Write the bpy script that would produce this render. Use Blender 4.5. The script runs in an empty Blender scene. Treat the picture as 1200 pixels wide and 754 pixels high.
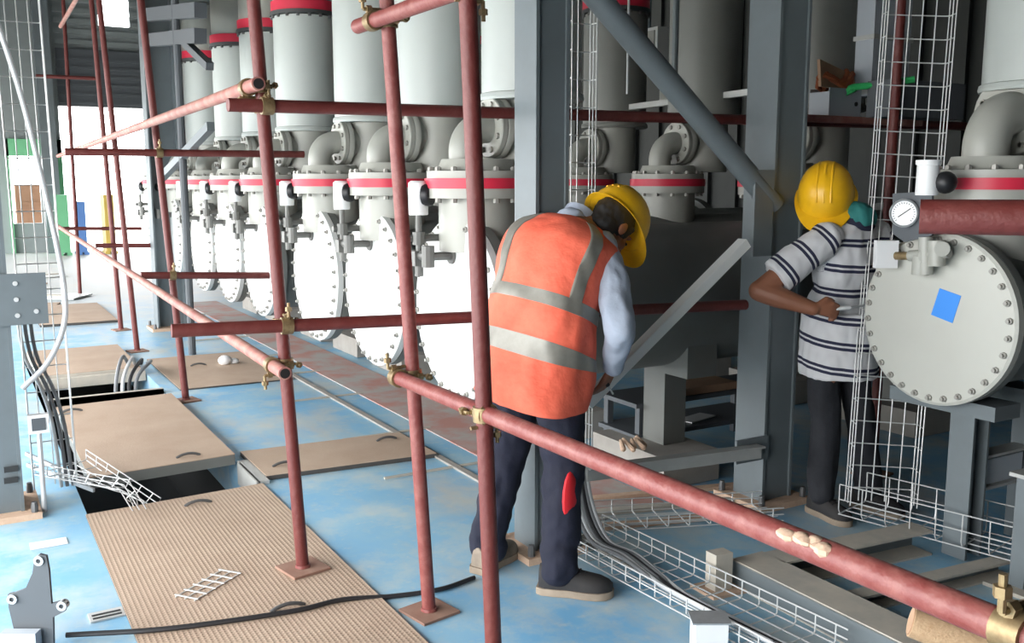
import bpy, bmesh, math, random
from mathutils import Vector as V, Matrix, Quaternion, noise

random.seed(4)
PI = math.pi
sc = bpy.context.scene
C = sc.collection

# ------------------------------------------------------------------ camera
CAM = V((0, 0, 1.6)); YAW = math.radians(30.24); PIT = math.radians(8.38); FOC = 1120.0
cd = bpy.data.cameras.new('camera'); cam = bpy.data.objects.new('camera', cd); C.objects.link(cam)
cam.location = CAM; cam.rotation_euler = (PI / 2 - PIT, 0, -YAW)
cd.sensor_fit = 'HORIZONTAL'; cd.sensor_width = 36; cd.lens = FOC / 1200 * 36; cd.clip_start = 0.05; cd.clip_end = 300
sc.camera = cam

# ------------------------------------------------------------------ daylight
w = bpy.data.worlds.new('overcast_sky'); sc.world = w; w.use_nodes = True
bg = w.node_tree.nodes['Background']; bg.inputs[0].default_value = (0.97, 0.985, 1.0, 1); bg.inputs[1].default_value = 5.6
sc.view_settings.view_transform = 'Standard'; sc.view_settings.look = 'None'
sc.view_settings.exposure = 0.95; sc.view_settings.gamma = 1; sc.view_settings.use_curve_mapping = False
sc.cycles.use_denoising = True
sc.cycles.max_bounces = 8; sc.cycles.diffuse_bounces = 5

def portal(name, loc, rot, sx, sy):           # sampling guide in an opening: gives no light of its own
    l = bpy.data.lights.new(name, 'AREA'); l.shape = 'RECTANGLE'; l.size = sx; l.size_y = sy; l.cycles.is_portal = True
    o = bpy.data.objects.new(name, l); C.objects.link(o); o.location = loc; o.rotation_euler = rot
OY0, OZ = -.6, 2.7                             # bay opening: start Y and header height, set low to shade upper parts
portal('bay_opening', (-1.82, (24 + OY0) / 2, OZ / 2), (0, -PI / 2, 0), OZ, 24 - OY0)
portal('doorway_opening', (3.95, 24.05, 1.65), (-PI / 2, 0, 0), 3.2, 3.3)

# ------------------------------------------------------------------ measuring helpers (pixels of the 1200x754 photograph -> metres)
FW = V((math.sin(YAW) * math.cos(PIT), math.cos(YAW) * math.cos(PIT), -math.sin(PIT)))
RT = V((math.cos(YAW), -math.sin(YAW), 0)); UP = RT.cross(FW)
FH = V((math.sin(YAW), math.cos(YAW), 0)); Z = V((0, 0, 1)); XA = V((1, 0, 0)); YA = V((0, 1, 0))
def ray(px, py): return FW + RT * ((px - 600) / FOC) + UP * ((377 - py) / FOC)
def W(px, py, d): return CAM + ray(px, py) * d
def FL(px, py, z=0.0):
    r = ray(px, py); return CAM + r * ((z - CAM.z) / r.z)
def PX(px, py, X):
    r = ray(px, py); return CAM + r * (X / r.x)
def PY(px, py, Y):
    r = ray(px, py); return CAM + r * (Y / r.y)
def PV(px, py, base):
    r = ray(px, py); return CAM + r * ((base - CAM).dot(FH) / r.dot(FH))

# ------------------------------------------------------------------ materials
MATS = {}
def mat(name, col, rough=0.6, metal=0.0, col2=None, scale=6.0, amt=0.5, bump=0.0, bscale=40.0, detail=4.0, stretch=(1, 1, 1), thr=(0.35, 0.7), spec=0.5):
    m = bpy.data.materials.new(name); m.use_nodes = True; nt = m.node_tree; N = nt.nodes; L = nt.links
    b = N['Principled BSDF']; b.inputs['Base Color'].default_value = (*col, 1)
    b.inputs['Roughness'].default_value = rough; b.inputs['Metallic'].default_value = metal
    b.inputs['Specular IOR Level'].default_value = spec
    tc = N.new('ShaderNodeTexCoord'); mp = N.new('ShaderNodeMapping'); mp.inputs['Scale'].default_value = stretch
    L.new(tc.outputs['Object'], mp.inputs[0])
    if col2 is not None:
        nz = N.new('ShaderNodeTexNoise'); nz.inputs['Scale'].default_value = scale; nz.inputs['Detail'].default_value = detail
        nz.inputs['Roughness'].default_value = 0.62
        L.new(mp.outputs[0], nz.inputs['Vector'])
        mr = N.new('ShaderNodeMapRange'); mr.inputs[1].default_value = thr[0]; mr.inputs[2].default_value = thr[1]; mr.inputs[4].default_value = amt
        L.new(nz.outputs[0], mr.inputs[0])
        mx = N.new('ShaderNodeMix'); mx.data_type = 'RGBA'; mx.inputs[6].default_value = (*col, 1); mx.inputs[7].default_value = (*col2, 1)
        L.new(mr.outputs[0], mx.inputs[0]); L.new(mx.outputs[2], b.inputs['Base Color'])
    if bump > 0:
        nb = N.new('ShaderNodeTexNoise'); nb.inputs['Scale'].default_value = bscale; nb.inputs['Detail'].default_value = 3
        L.new(mp.outputs[0], nb.inputs['Vector'])
        bp = N.new('ShaderNodeBump'); bp.inputs['Strength'].default_value = bump; bp.inputs['Distance'].default_value = 0.01
        L.new(nb.outputs[0], bp.inputs['Height']); L.new(bp.outputs[0], b.inputs['Normal'])
    MATS[name] = m
    return m
mat('tank_paint_shaded', (.39, .395, .355), .4, 0, (.32, .32, .28), 3, .45)  # base tone lowered to paint in the shade under the flange overhang
mat('cap_paint', (.52, .525, .475), .4, 0, (.46, .455, .41), 3, .4)  # tank paint for the right cap, without that shade darkening
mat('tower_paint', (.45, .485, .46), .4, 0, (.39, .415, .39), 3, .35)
mat('tower_paint_shaded', (.22, .225, .205), .42, 0, (.17, .17, .155), 3, .4)  # tower paint darkened: shade of the rear zone put into the colour
mat('pale_paint', (.72, .74, .72), .35, 0, (.62, .63, .6), 2.5, .3)
mat('body_paint_shaded', (.165, .175, .165), .5, 0, (.125, .122, .105), 2.5, .5)  # shell colour darkened to carry the shade behind the lit caps
mat('red_ring', (.62, .025, .06), .45)
mat('dark_flange', (.05, .055, .055), .5)
mat('bolt_steel', (.3, .31, .31), .4, .7)
mat('valve_metal', (.16, .16, .15), .5, .3)
mat('dark_bolt', (.13, .13, .13), .5, .5)
mat('dirty_bolt', (.34, .33, .30), .5, .3)
mat('white_plastic', (.82, .83, .83), .4)
mat('black_plastic', (.012, .012, .014), .45)
mat('steel_paint', (.15, .178, .19), .5, .1, (.115, .13, .135), 4, .5)
mat('pale_steel', (.47, .48, .46), .5, .3, (.36, .36, .34), 8, .5)
mat('galvanized', (.52, .54, .55), .42, .55, (.38, .39, .40), 20, .6)
mat('wire', (.66, .67, .66), .42, .35)
mat('cable_grey', (.17, .18, .19), .55)
mat('conduit', (.55, .57, .58), .45, .2)
mat('black_cable', (.018, .018, .02), .5)
mat('scaffold_red', (.135, .026, .022), .5, 0, (.30, .12, .10), 14, .28, .25, 60, 6, thr=(.5, .8))
mat('scaffold_worn', (.20, .046, .040), .5, 0, (.40, .19, .16), 16, .4, .25, 60, 6, thr=(.44, .72))
mat('rusty_plate', (.26, .14, .10), .8, 0, (.34, .22, .16), 12, .6)
mat('scaffold_dusty', (.34, .125, .105), .65, 0, (.46, .29, .225), 9, .65, .2, 60, 6, thr=(.4, .65))
mat('pipe_bore_shade', (.01, .008, .008), .9)  # near-black shade colour for the capped pipe ends
mat('coupler_zinc', (.33, .25, .13), .45, .6, (.17, .10, .05), 40, .7)
mat('mortar', (.60, .42, .30), .9, 0, (.48, .32, .22), 30, .6, .4, 60)
mat('dust_plate', (.44, .33, .245), .8, 0, (.36, .255, .18), 3, .7, .15, 90)
mat('plate_edge', (.06, .055, .05), .7)
mat('recess_shade', (.03, .032, .033), .9)  # near-black colour painting the shade inside trench, slots and hole
mat('concrete', (.33, .31, .28), .9, 0, (.23, .215, .19), 6, .6)
mat('oxide_floor', (.46, .235, .195), .75, 0, (.40, .40, .38), 3, .9, thr=(.38, .6))
mat('dust_steel', (.50, .455, .38), .8, 0, (.33, .32, .29), 7, .7)
mat('wood_raw', (.50, .34, .20), .8, 0, (.38, .23, .12), 12, .7, .3, 50, stretch=(1, 6, 6))
mat('cardboard', (.42, .27, .17), .85, 0, (.36, .22, .13), 8, .5)
mat('rust_rope', (.36, .10, .03), .8, 0, (.22, .05, .02), 20, .7)
mat('green_strap', (.03, .45, .12), .5)
mat('pale_box', (.42, .46, .50), .5)
mat('blue_label', (.045, .27, .80), .5)
mat('dial_face', (.80, .82, .84), .3)
mat('wall_sheet', (.25, .28, .28), .6, 0, (.20, .22, .22), 3, .5)
mat('back_sheet', (.055, .06, .055), .7, 0, (.04, .042, .04), 2, .6)
mat('roof_sheet', (.09, .095, .095), .7)
mat('shutter', (.085, .095, .105), .6)
mat('green_paint', (.16, .46, .24), .55)
mat('brown_crate', (.28, .15, .09), .8, 0, (.2, .1, .06), 6, .5)
mat('ground_out', (.72, .70, .66), .95)
mat('blue_far', (.10, .22, .50), .6)
mat('yellow_far', (.62, .44, .10), .6)
mat('dial_black', (.02, .02, .02), .5)
# cloth, skin
mat('vest_orange', (.93, .175, .10), .75, 0, (.80, .105, .055), 7, .7, .8, 14)
mat('vest_tape', (.27, .26, .225), .4, .2, (.19, .18, .155), 30, .5)
mat('shirt_blue', (.38, .43, .52), .85, 0, (.31, .36, .44), 8, .5, .4, 25)
mat('navy_cloth', (.008, .010, .026), .85, 0, (.004, .005, .013), 9, .6, .4, 25)
mat('black_jeans', (.010, .011, .015), .85, 0, (.02, .022, .028), 9, .6, .4, 25)
mat('patch_red', (.62, .012, .02), .7)
mat('helmet_yellow', (.90, .50, .012), .35, 0, (.70, .36, .01), 12, .5)
mat('hair', (.004, .0035, .0035), .7)
mat('skin', (.24, .095, .05), .55, 0, (.20, .075, .04), 10, .5)
mat('boot_dark', (.014, .014, .016), .75, 0, (.034, .030, .027), 10, .7)
mat('boot_sole', (.34, .27, .20), .85, 0, (.19, .15, .11), 12, .6)
mat('boot_tan', (.30, .245, .19), .85, 0, (.16, .13, .10), 12, .7)
mat('scarf_green', (.02, .17, .16), .8)
mat('collar_dark', (.015, .017, .04), .8)

def floor_material():
    m = bpy.data.materials.new('blue_epoxy'); m.use_nodes = True; nt = m.node_tree; N = nt.nodes; L = nt.links
    b = N['Principled BSDF']; b.inputs['Roughness'].default_value = .55
    tc = N.new('ShaderNodeTexCoord')
    def nz(s, lo, hi, out, det=6, st=(1, 1, 1)):
        mp = N.new('ShaderNodeMapping'); mp.inputs['Scale'].default_value = st; L.new(tc.outputs['Object'], mp.inputs[0])
        n = N.new('ShaderNodeTexNoise'); n.inputs['Scale'].default_value = s; n.inputs['Detail'].default_value = det; n.inputs['Roughness'].default_value = .65
        L.new(mp.outputs[0], n.inputs['Vector'])
        r = N.new('ShaderNodeMapRange'); r.inputs[1].default_value = lo; r.inputs[2].default_value = hi; r.inputs[4].default_value = out
        L.new(n.outputs[0], r.inputs[0]); return r.outputs[0]
    def mix(f, a, c):
        x = N.new('ShaderNodeMix'); x.data_type = 'RGBA'; L.new(f, x.inputs[0])
        for i, v in ((6, a), (7, c)):
            if isinstance(v, tuple): x.inputs[i].default_value = (*v, 1)
            else: L.new(v, x.inputs[i])
        return x.outputs[2]
    c = mix(nz(1.3, .35, .65, 1), (.17, .42, .66), (.29, .50, .62))
    c = mix(nz(3.0, .46, .66, .85), c, (.47, .56, .57))
    c = mix(nz(1.7, .50, .70, .8, 8, (1, .45, 1)), c, (.52, .50, .44))
    c = mix(nz(14, .58, .75, .5), c, (.55, .58, .56))
    sx = N.new('ShaderNodeSeparateXYZ'); L.new(tc.outputs['Object'], sx.inputs[0])
    r = N.new('ShaderNodeMapRange'); r.inputs[1].default_value = 10; r.inputs[2].default_value = 15; r.inputs[4].default_value = .85
    L.new(sx.outputs[1], r.inputs[0]); c = mix(r.outputs[0], c, (.50, .48, .44))
    L.new(c, b.inputs['Base Color'])
    MATS['blue_epoxy'] = m
floor_material()

def tread_material():                       # dusty chequer plate: fine raised lugs as relief
    m = mat('tread_plate', (.47, .355, .265), .8, 0, (.37, .265, .19), 2.2, .75)
    nt = m.node_tree; N = nt.nodes; L = nt.links; b = N['Principled BSDF']
    tc = N.new('ShaderNodeTexCoord'); sx = N.new('ShaderNodeSeparateXYZ'); L.new(tc.outputs['Object'], sx.inputs[0])
    def mth(op, a, c=None):
        n = N.new('ShaderNodeMath'); n.operation = op
        for i, v in enumerate((a, c)):
            if v is None: continue
            if isinstance(v, (int, float)): n.inputs[i].default_value = v
            else: L.new(v, n.inputs[i])
        return n.outputs[0]
    s = mth('ADD', sx.outputs[0], sx.outputs[1]); d = mth('SUBTRACT', sx.outputs[0], sx.outputs[1])
    a = mth('SINE', mth('MULTIPLY', s, 170)); c = mth('SINE', mth('MULTIPLY', d, 170))
    h = mth('MAXIMUM', mth('MULTIPLY', a, c), 0.0)
    bp = N.new('ShaderNodeBump'); bp.inputs['Strength'].default_value = .5; bp.inputs['Distance'].default_value = .004
    L.new(h, bp.inputs['Height']); L.new(bp.outputs[0], b.inputs['Normal'])
    old = b.inputs['Base Color'].links[0].from_socket                # dust lies between the lugs, the lugs are worn browner
    x = N.new('ShaderNodeMix'); x.data_type = 'RGBA'; L.new(mth('MULTIPLY', h, .22), x.inputs[0]); L.new(old, x.inputs[6]); x.inputs[7].default_value = (.24, .165, .11, 1)
    L.new(x.outputs[2], b.inputs['Base Color'])
tread_material()

def stripe_material():                      # white polo shirt with printed pairs of navy bands
    m = bpy.data.materials.new('striped_jersey'); m.use_nodes = True; nt = m.node_tree; N = nt.nodes; L = nt.links
    b = N['Principled BSDF']; b.inputs['Roughness'].default_value = .85
    at = N.new('ShaderNodeAttribute'); at.attribute_name = 'band'
    r = N.new('ShaderNodeValToRGB'); r.color_ramp.interpolation = 'CONSTANT'
    e = r.color_ramp.elements
    W_, D_ = (.62, .62, .63, 1), (.018, .02, .05, 1)
    e[0].position = 0; e[0].color = W_; e[1].position = .56; e[1].color = D_
    for p, c in ((.68, W_), (.76, D_), (.88, W_)):
        k = e.new(p); k.color = c
    fr = N.new('ShaderNodeMath'); fr.operation = 'FRACT'; L.new(at.outputs['Fac'], fr.inputs[0])
    L.new(fr.outputs[0], r.inputs[0]); L.new(r.outputs[0], b.inputs['Base Color'])
    MATS['striped_jersey'] = m
stripe_material()

# ------------------------------------------------------------------ mesh helpers
ORG = {}
class MB:
    def __init__(s): s.v = []; s.f = []
    def add(s, vs, fs):
        o = len(s.v); s.v += [V(p) for p in vs]; s.f += [[i + o for i in f] for f in fs]; return s
    def hexa(s, p):                         # 8 points: bottom ring 0-3, top ring 4-7
        return s.add(p, [(3, 2, 1, 0), (4, 5, 6, 7), (0, 1, 5, 4), (1, 2, 6, 5), (2, 3, 7, 6), (3, 0, 4, 7)])
    def box(s, x0, x1, y0, y1, z0, z1):
        return s.hexa([(x0, y0, z0), (x1, y0, z0), (x1, y1, z0), (x0, y1, z0), (x0, y0, z1), (x1, y0, z1), (x1, y1, z1), (x0, y1, z1)])
    def obox(s, c, a, b, n):                # oriented box: centre and three half-extent vectors
        c, a, b, n = V(c), V(a), V(b), V(n)
        return s.hexa([c - a - b - n, c + a - b - n, c + a + b - n, c - a + b - n, c - a - b + n, c + a - b + n, c + a + b + n, c - a + b + n])
    def bar(s, p, q, wd, ht, up=Z):         # rectangular bar between two points
        p, q = V(p), V(q); d = (q - p).normalized(); sd = d.cross(up)
        sd = sd.normalized() if sd.length > 1e-4 else V((1, 0, 0)); u = sd.cross(d).normalized()
        return s.obox((p + q) / 2, (q - p) / 2, sd * wd / 2, u * ht / 2)
    def tube(s, pts, r, seg=10, caps=True):
        pts = [V(p) for p in pts]; n = len(pts); rs = r if isinstance(r, (list, tuple)) else [r] * n
        t0 = (pts[1] - pts[0]).normalized(); a = t0.orthogonal().normalized(); o = len(s.v)
        for i in range(n):
            t = (pts[min(i + 1, n - 1)] - pts[max(i - 1, 0)]).normalized()
            a = (a - t * a.dot(t)).normalized(); b = t.cross(a)
            for k in range(seg):
                g = 2 * PI * k / seg; s.v.append(pts[i] + (a * math.cos(g) + b * math.sin(g)) * rs[i])
        for i in range(n - 1):
            for k in range(seg):
                k2 = (k + 1) % seg; s.f.append([o + i * seg + k, o + i * seg + k2, o + (i + 1) * seg + k2, o + (i + 1) * seg + k])
        if caps:
            s.f.append([o + k for k in range(seg)][::-1]); s.f.append([o + (n - 1) * seg + k for k in range(seg)])
        return s
    def cyl(s, p, q, r, seg=16, r2=None): return s.tube([p, q], [r, r if r2 is None else r2], seg)
    def lathe(s, prof, org=(0, 0, 0), ax=Z, seg=32, closed=False):   # prof: (radius, distance along axis)
        org, ax = V(org), V(ax).normalized(); a = ax.orthogonal().normalized(); b = ax.cross(a); o = len(s.v); n = len(prof)
        for r, h in prof:
            for k in range(seg):
                g = 2 * PI * k / seg; s.v.append(org + ax * h + (a * math.cos(g) + b * math.sin(g)) * r)
        for i in range(n if closed else n - 1):
            j = (i + 1) % n
            for k in range(seg):
                k2 = (k + 1) % seg; s.f.append([o + i * seg + k, o + i * seg + k2, o + j * seg + k2, o + j * seg + k])
        if not closed:
            if prof[0][0] > 1e-6: s.f.append([o + k for k in range(seg)][::-1])
            if prof[-1][0] > 1e-6: s.f.append([o + (n - 1) * seg + k for k in range(seg)])
        return s
    def prism(s, poly, a, b, org, th):      # polygon in the a,b plane at org, extruded by vector th
        a, b, org, th = V(a), V(b), V(org), V(th); n = len(poly); o = len(s.v)
        base = [org + a * x + b * y for x, y in poly]; s.v += base + [p + th for p in base]
        s.f.append([o + i for i in range(n)][::-1]); s.f.append([o + n + i for i in range(n)])
        for i in range(n): j = (i + 1) % n; s.f.append([o + i, o + j, o + n + j, o + n + i])
        return s
    def ball(s, c, r, seg=12, rot=None):
        c = V(c); rx, ry, rz = r if isinstance(r, (tuple, list)) else (r, r, r); o = len(s.v); h = seg // 2 + 1
        for i in range(1, h):
            th = PI * i / h
            for k in range(seg):
                g = 2 * PI * k / seg; p = V((rx * math.sin(th) * math.cos(g), ry * math.sin(th) * math.sin(g), rz * math.cos(th)))
                s.v.append(c + (rot @ p if rot else p))
        tp, bt = V((0, 0, rz)), V((0, 0, -rz)); s.v += [c + (rot @ tp if rot else tp), c + (rot @ bt if rot else bt)]
        T = len(s.v) - 2
        for i in range(h - 2):
            for k in range(seg):
                k2 = (k + 1) % seg; s.f.append([o + i * seg + k, o + (i + 1) * seg + k, o + (i + 1) * seg + k2, o + i * seg + k2])
        for k in range(seg):
            k2 = (k + 1) % seg; s.f.append([T, o + k, o + k2]); s.f.append([T + 1, o + (h - 2) * seg + k2, o + (h - 2) * seg + k])
        return s
    def capsule(s, p, q, r0, r1, seg=12):
        p, q = V(p), V(q); d = (q - p); L = d.length; pr = []
        for i in range(5): g = PI / 2 * (1 - i / 4); pr.append((max(r0 * math.cos(g), 0.0002), -r0 * math.sin(g)))
        for i in range(5): g = PI / 2 * i / 4; pr.append((max(r1 * math.cos(g), 0.0002), L + r1 * math.sin(g)))
        return s.lathe(pr, p, d, seg)
    def mesh(s, name, org=(0, 0, 0), smooth=35, m=None):
        me = bpy.data.meshes.new(name); o = V(org); me.from_pydata([tuple(p - o) for p in s.v], [], s.f)
        bm = bmesh.new(); bm.from_mesh(me); bmesh.ops.recalc_face_normals(bm, faces=bm.faces); bm.to_mesh(me); bm.free()
        if smooth:
            for p in me.polygons: p.use_smooth = True
            me.set_sharp_from_angle(angle=math.radians(smooth))
        if m: me.materials.append(MATS[m])
        me.update(); return me
    def build(s, name, m, parent=None, org=None, smooth=35):
        o_ = ORG[parent.name] if parent else V(org if org is not None else (0, 0, 0))
        ob = bpy.data.objects.new(name, s.mesh(name, o_, smooth, m)); C.objects.link(ob)
        if parent: ob.parent = parent
        else: ob.location = o_
        ORG[ob.name] = V(o_); return ob
def tag(o, label, cat, group=None):
    o['label'] = label; o['category'] = cat
    if group: o['group'] = group
    return o
def thing(name, label, cat, loc, group=None):
    o = bpy.data.objects.new(name, None); C.objects.link(o); o.location = loc; o.empty_display_size = .1
    ORG[o.name] = V(loc); return tag(o, label, cat, group)
def struct(mb, name, m, parent=None, smooth=0, org=None):
    o = mb.build(name, m, parent, org, smooth)
    if not parent: o['kind'] = 'structure'
    return o
def inst(me, name, parent, loc, rot=None):  # another piece sharing mesh data
    o = bpy.data.objects.new(name, me); C.objects.link(o); o.parent = parent; o.location = V(loc) - ORG[parent.name]
    if rot is not None: o.rotation_mode = 'QUATERNION'; o.rotation_quaternion = rot
    ORG[o.name] = V(loc); return o
def copy_tree(o, parent=None):
    c = o.copy(); C.objects.link(c); c.parent = parent; ORG[c.name] = ORG[o.name]
    for ch in list(o.children): copy_tree(ch, c)
    return c
def arc(c, a, b, r, t0, t1, n=10):
    c, a, b = V(c), V(a), V(b); return [c + (a * math.cos(t0 + (t1 - t0) * i / n) + b * math.sin(t0 + (t1 - t0) * i / n)) * r for i in range(n + 1)]
def bez(pts, n=24):                         # Catmull-Rom through points
    P = [V(p) for p in pts]; P = [P[0] * 2 - P[1]] + P + [P[-1] * 2 - P[-2]]; out = []
    m = len(P) - 3
    for i in range(n + 1):
        u = i / n * m; k = min(int(u), m - 1); t = u - k; a, b, c, d = P[k:k + 4]
        out.append(.5 * ((2 * b) + (c - a) * t + (2 * a - 5 * b + 4 * c - d) * t * t + (3 * b - a - 3 * c + d) * t ** 3))
    return out

# ================================================================== THE SETTING
TX0, TX1, TY0, TY1 = .46, 1.31, 1.0, 9.6         # cable trench
m = MB(); m.box(-2, TX0, -6, 24, -.25, 0); m.box(TX1, 10, -6, 24, -.25, 0); m.box(TX0, TX1, -6, TY0, -.25, 0); m.box(TX0, TX1, TY1, 24, -.25, 0)
floor = struct(m, 'floor', 'blue_epoxy')
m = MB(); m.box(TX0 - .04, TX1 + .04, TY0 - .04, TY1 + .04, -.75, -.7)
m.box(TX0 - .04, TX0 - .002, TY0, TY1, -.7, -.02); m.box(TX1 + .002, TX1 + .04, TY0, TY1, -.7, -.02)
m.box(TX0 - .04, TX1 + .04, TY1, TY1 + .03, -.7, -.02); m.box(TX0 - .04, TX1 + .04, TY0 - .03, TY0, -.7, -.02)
tr = struct(m, 'trim_1', 'recess_shade')
m = MB(); m.box(-70, -2, -60, 160, -.3, -.1); m.box(-2, 90, 24.2, 160, -.3, -.1); struct(m, 'ground', 'ground_out')
m = MB(); m.box(-2, 10.2, -6.2, 24.3, 7.5, 7.6); struct(m, 'ceiling', 'roof_sheet')
m = MB(); m.box(10, 10.15, -6.2, 24.3, -.2, 7.5); wr = struct(m, 'wall_right', 'back_sheet')
rib = MB().box(-.03, .03, -.05, .05, -.1, 7.4).mesh('rib', smooth=0, m='back_sheet')
for i in range(48): inst(rib, 'rib', wr, (9.96, -5 + i * .6, .1))
m = MB(); m.box(-2, 10.2, -6.2, -6, -.2, 7.5); struct(m, 'wall_back', 'back_sheet')
m = MB(); m.box(-2.0, -1.8, -6.2, OY0, -.2, 7.5); m.box(-2.0, -1.8, OY0, 24.2, OZ, 7.5); struct(m, 'wall_left_unseen', 'back_sheet')     # unseen wall; header and closed end shaped to hold light off upper and right parts

# far gable wall with its openings (door, small opening, high window)
YF = 24
def wx(px): return PY(px, 212, YF).x
def wz(py, px=120): return PY(px, py, YF).z
m = MB()
xl, xr = wx(74), 5.6
zs, zd = wz(60), wz(126)
m.box(-2, wx(10), YF, YF + .2, 0, 7.5)                       # left of the small opening
m.box(wx(10), wx(47), YF, YF + .2, wz(184), 7.5); m.box(wx(10), wx(47), YF, YF + .2, 0, wz(262, 30))
m.box(wx(47), xl, YF, YF + .2, 0, 7.5)
m.box(xr, 10, YF, YF + .2, 0, 7.5)
wz0, wz1 = wz(30), wz(-10)
m.box(xl, wx(126), YF, YF + .2, zd, 7.5); m.box(wx(162), xr, YF, YF + .2, zd, 7.5)
m.box(wx(126), wx(162), YF, YF + .2, zd, wz0); m.box(wx(126), wx(162), YF, YF + .2, wz1, 7.5)
wf = struct(m, 'wall_far', 'wall_sheet')
sl = MB().box(0, 1, -.06, 0, 0, .11).mesh('cladding_strip', smooth=0, m='wall_sheet')
z = zs + .1
while z < 7.3:
    for a, b in ((xl, wx(126)), (wx(162), xr)) if wz0 - .1 < z < wz1 else ((xl, xr),):
        o = inst(sl, 'cladding_strip', wf, (a, YF, z)); o.scale = (b - a, 1, 1)
    z += .23
m = MB(); m.box(xl, xr, YF - .12, YF - .01, zd, zs)
for i in range(6): m.box(xl, xr, YF - .15, YF - .12, zd + .06 + i * .19, zd + .12 + i * .19)
struct(m, 'door_1', 'shutter')
m = MB(); m.box(wx(8), wx(74), YF - .14, YF - .01, wz(184), wz(165)); m.box(wx(66), wx(74), YF - .14, YF - .01, 0, wz(165)); m.box(wx(8), wx(12), YF - .14, YF - .01, 0, wz(165)); struct(m, 'trim_2', 'green_paint')
m = MB(); m.box(wx(49), wx(67), YF - .5, YF - .2, 0, 7.4); struct(m, 'trim_3', 'steel_paint')
m = MB(); m.box(wx(126), wx(162), YF - .05, YF - .01, wz(78), wz(72)); struct(m, 'trim_4', 'pale_paint')

# strips of the floor: oxide band under the tanks, raised strip, cable pit edges
m = MB(); m.box(2.56, 2.98, 3.6, 13, 0, .006); struct(m, 'floor_band', 'oxide_floor')
m = MB(); m.box(2.40, 10, -2.0, 1.3, 0, .004); struct(m, 'floor_panel', 'oxide_floor')
m = MB(); m.box(2.33, 2.37, 2.9, 12, 0, .012); struct(m, 'floor_strip', 'concrete')
st = None
for i in range(9):
    y = 3.55 + i * 1.03 + .1 * math.sin(i * 2.3)
    m = MB(); m.box(1.92 if i % 3 == 1 else 2.0, 2.6, y, y + .02, 0, .01); struct(m, 'floor_joint', 'dust_steel')

# ---------------------------------------------------------------- steel columns and bracing
def hbeam(mb, x, y, z0, z1, wf_=.2, dp=.2, tf=.016, tw=.012):    # flanges face -X / +X
    mb.box(x - dp / 2, x - dp / 2 + tf, y - wf_ / 2, y + wf_ / 2, z0, z1)
    mb.box(x + dp / 2 - tf, x + dp / 2, y - wf_ / 2, y + wf_ / 2, z0, z1)
    mb.box(x - dp / 2 + tf, x + dp / 2 - tf, y - tw / 2, y + tw / 2, z0, z1); return mb
def column(x, y, label, plate_label=None, h=7.5, wf_=.2, dp=.2, closed=False):
    t = thing('steel_column', label, 'column', (x, y, 0))
    mb = hbeam(MB(), x, y, .03, h, wf_, dp)
    if closed: mb.box(x - dp / 2 + .016, x + dp / 2 - .016, y - wf_ / 2 + .012, y - wf_ / 2 + .024, .03, h)
    mb.build('shaft', 'steel_paint', t, smooth=0)
    MB().box(x - dp / 2 - .07, x + dp / 2 + .07, y - wf_ / 2 - .07, y + wf_ / 2 + .07, 0, .03).build('base_plate', 'mortar', t, smooth=0)
    bm_ = MB().lathe([(.016, 0), (.016, .03), (.012, .05)], seg=8).mesh('anchor_bolt', m='dark_bolt')
    for sx in (-1, 1):
        for sy in (-1, 1): inst(bm_, 'anchor_bolt', t, (x + sx * (dp / 2 + .04), y + sy * (wf_ / 2 + .04), .03))
    return t
cM = column(2.13, 3.41, 'blue-grey steel column directly behind the bending worker in the orange vest', wf_=.17, dp=.16, closed=True)
cR = column(3.45, 3.40, 'blue-grey steel column beside the worker in the striped shirt', wf_=.2, dp=.2, closed=True)
cF = column(1.98, 10.8, 'far blue-grey column standing before the bright doorway', wf_=.24, dp=.3)
cL = column(.05, 5.12, 'blue-grey steel column cut by the left picture edge with a drilled plate', wf_=.26, dp=.3, closed=True)
# plate bolted to the left column, column slots
p = PY(38, 350, 4.98)
m = MB(); m.box(.13, .36, 4.97, 4.99, p.z - .12, p.z + .12); pl = m.build('cleat_plate', 'steel_paint', cL, smooth=0)
hole_disc = MB().cyl((0, -.006, 0), (0, .0, 0), .011, 10).mesh('bolt', m='wire')  # pale discs standing for the white holes in the plate
for dx, dz in ((.23, .075), (.23, .0), (.23, -.075), (.31, -.06)): inst(hole_disc, 'bolt', pl, (dx, 4.97, p.z + dz))
sm = MB().box(-.03, .03, -.004, 0, -.014, .014).mesh('slot', smooth=0, m='recess_shade')
for py in (550, 563): inst(sm, 'slot', cL, PY(13, py, 4.985))
# gusset on the right column and the three braces of the frame
gs = MB(); a = PY(892, 250, 3.3); gs.box(a.x - .06, a.x + .06, 3.283, 3.297, a.z - .2, a.z + .2); gs.build('gusset_plate', 'steel_paint', cR, smooth=0)
gs = MB(); a = PY(880, 527, 3.3); gs.box(a.x - .11, a.x + .10, 3.282, 3.297, a.z - .055, a.z + .06); gs.build('gusset_plate', 'steel_paint', cR, smooth=0)
t = thing('tube_brace', 'thick grey tubular brace slanting down to the right-hand steel column', 'brace', PY(903, 238, 3.33))
p, q = PY(903, 236, 3.33), PY(680, -26, 3.33); d = (q - p)
MB().cyl(p - d * .02, p + d * 1.3, .052, 20).build('brace_tube', 'steel_paint', t); MB().obox(p, d.normalized() * .1, Z.cross(YA) * .0 + d.normalized().cross(YA) * .06, YA * .01).build('end_plate', 'steel_paint', t, smooth=0)
p, q = PY(877, 285, 3.25), PY(690, 475, 3.32)
m = MB(); d = (q - p).normalized(); n = d.cross(YA).normalized()
if n.z < 0: n = -n
m.obox((p + q) / 2, (q - p) / 2, n * .022, YA * .004); m.obox((p + q) / 2 + n * .02 + YA * .025, (q - p) / 2, YA * .027, n * .004)
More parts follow.
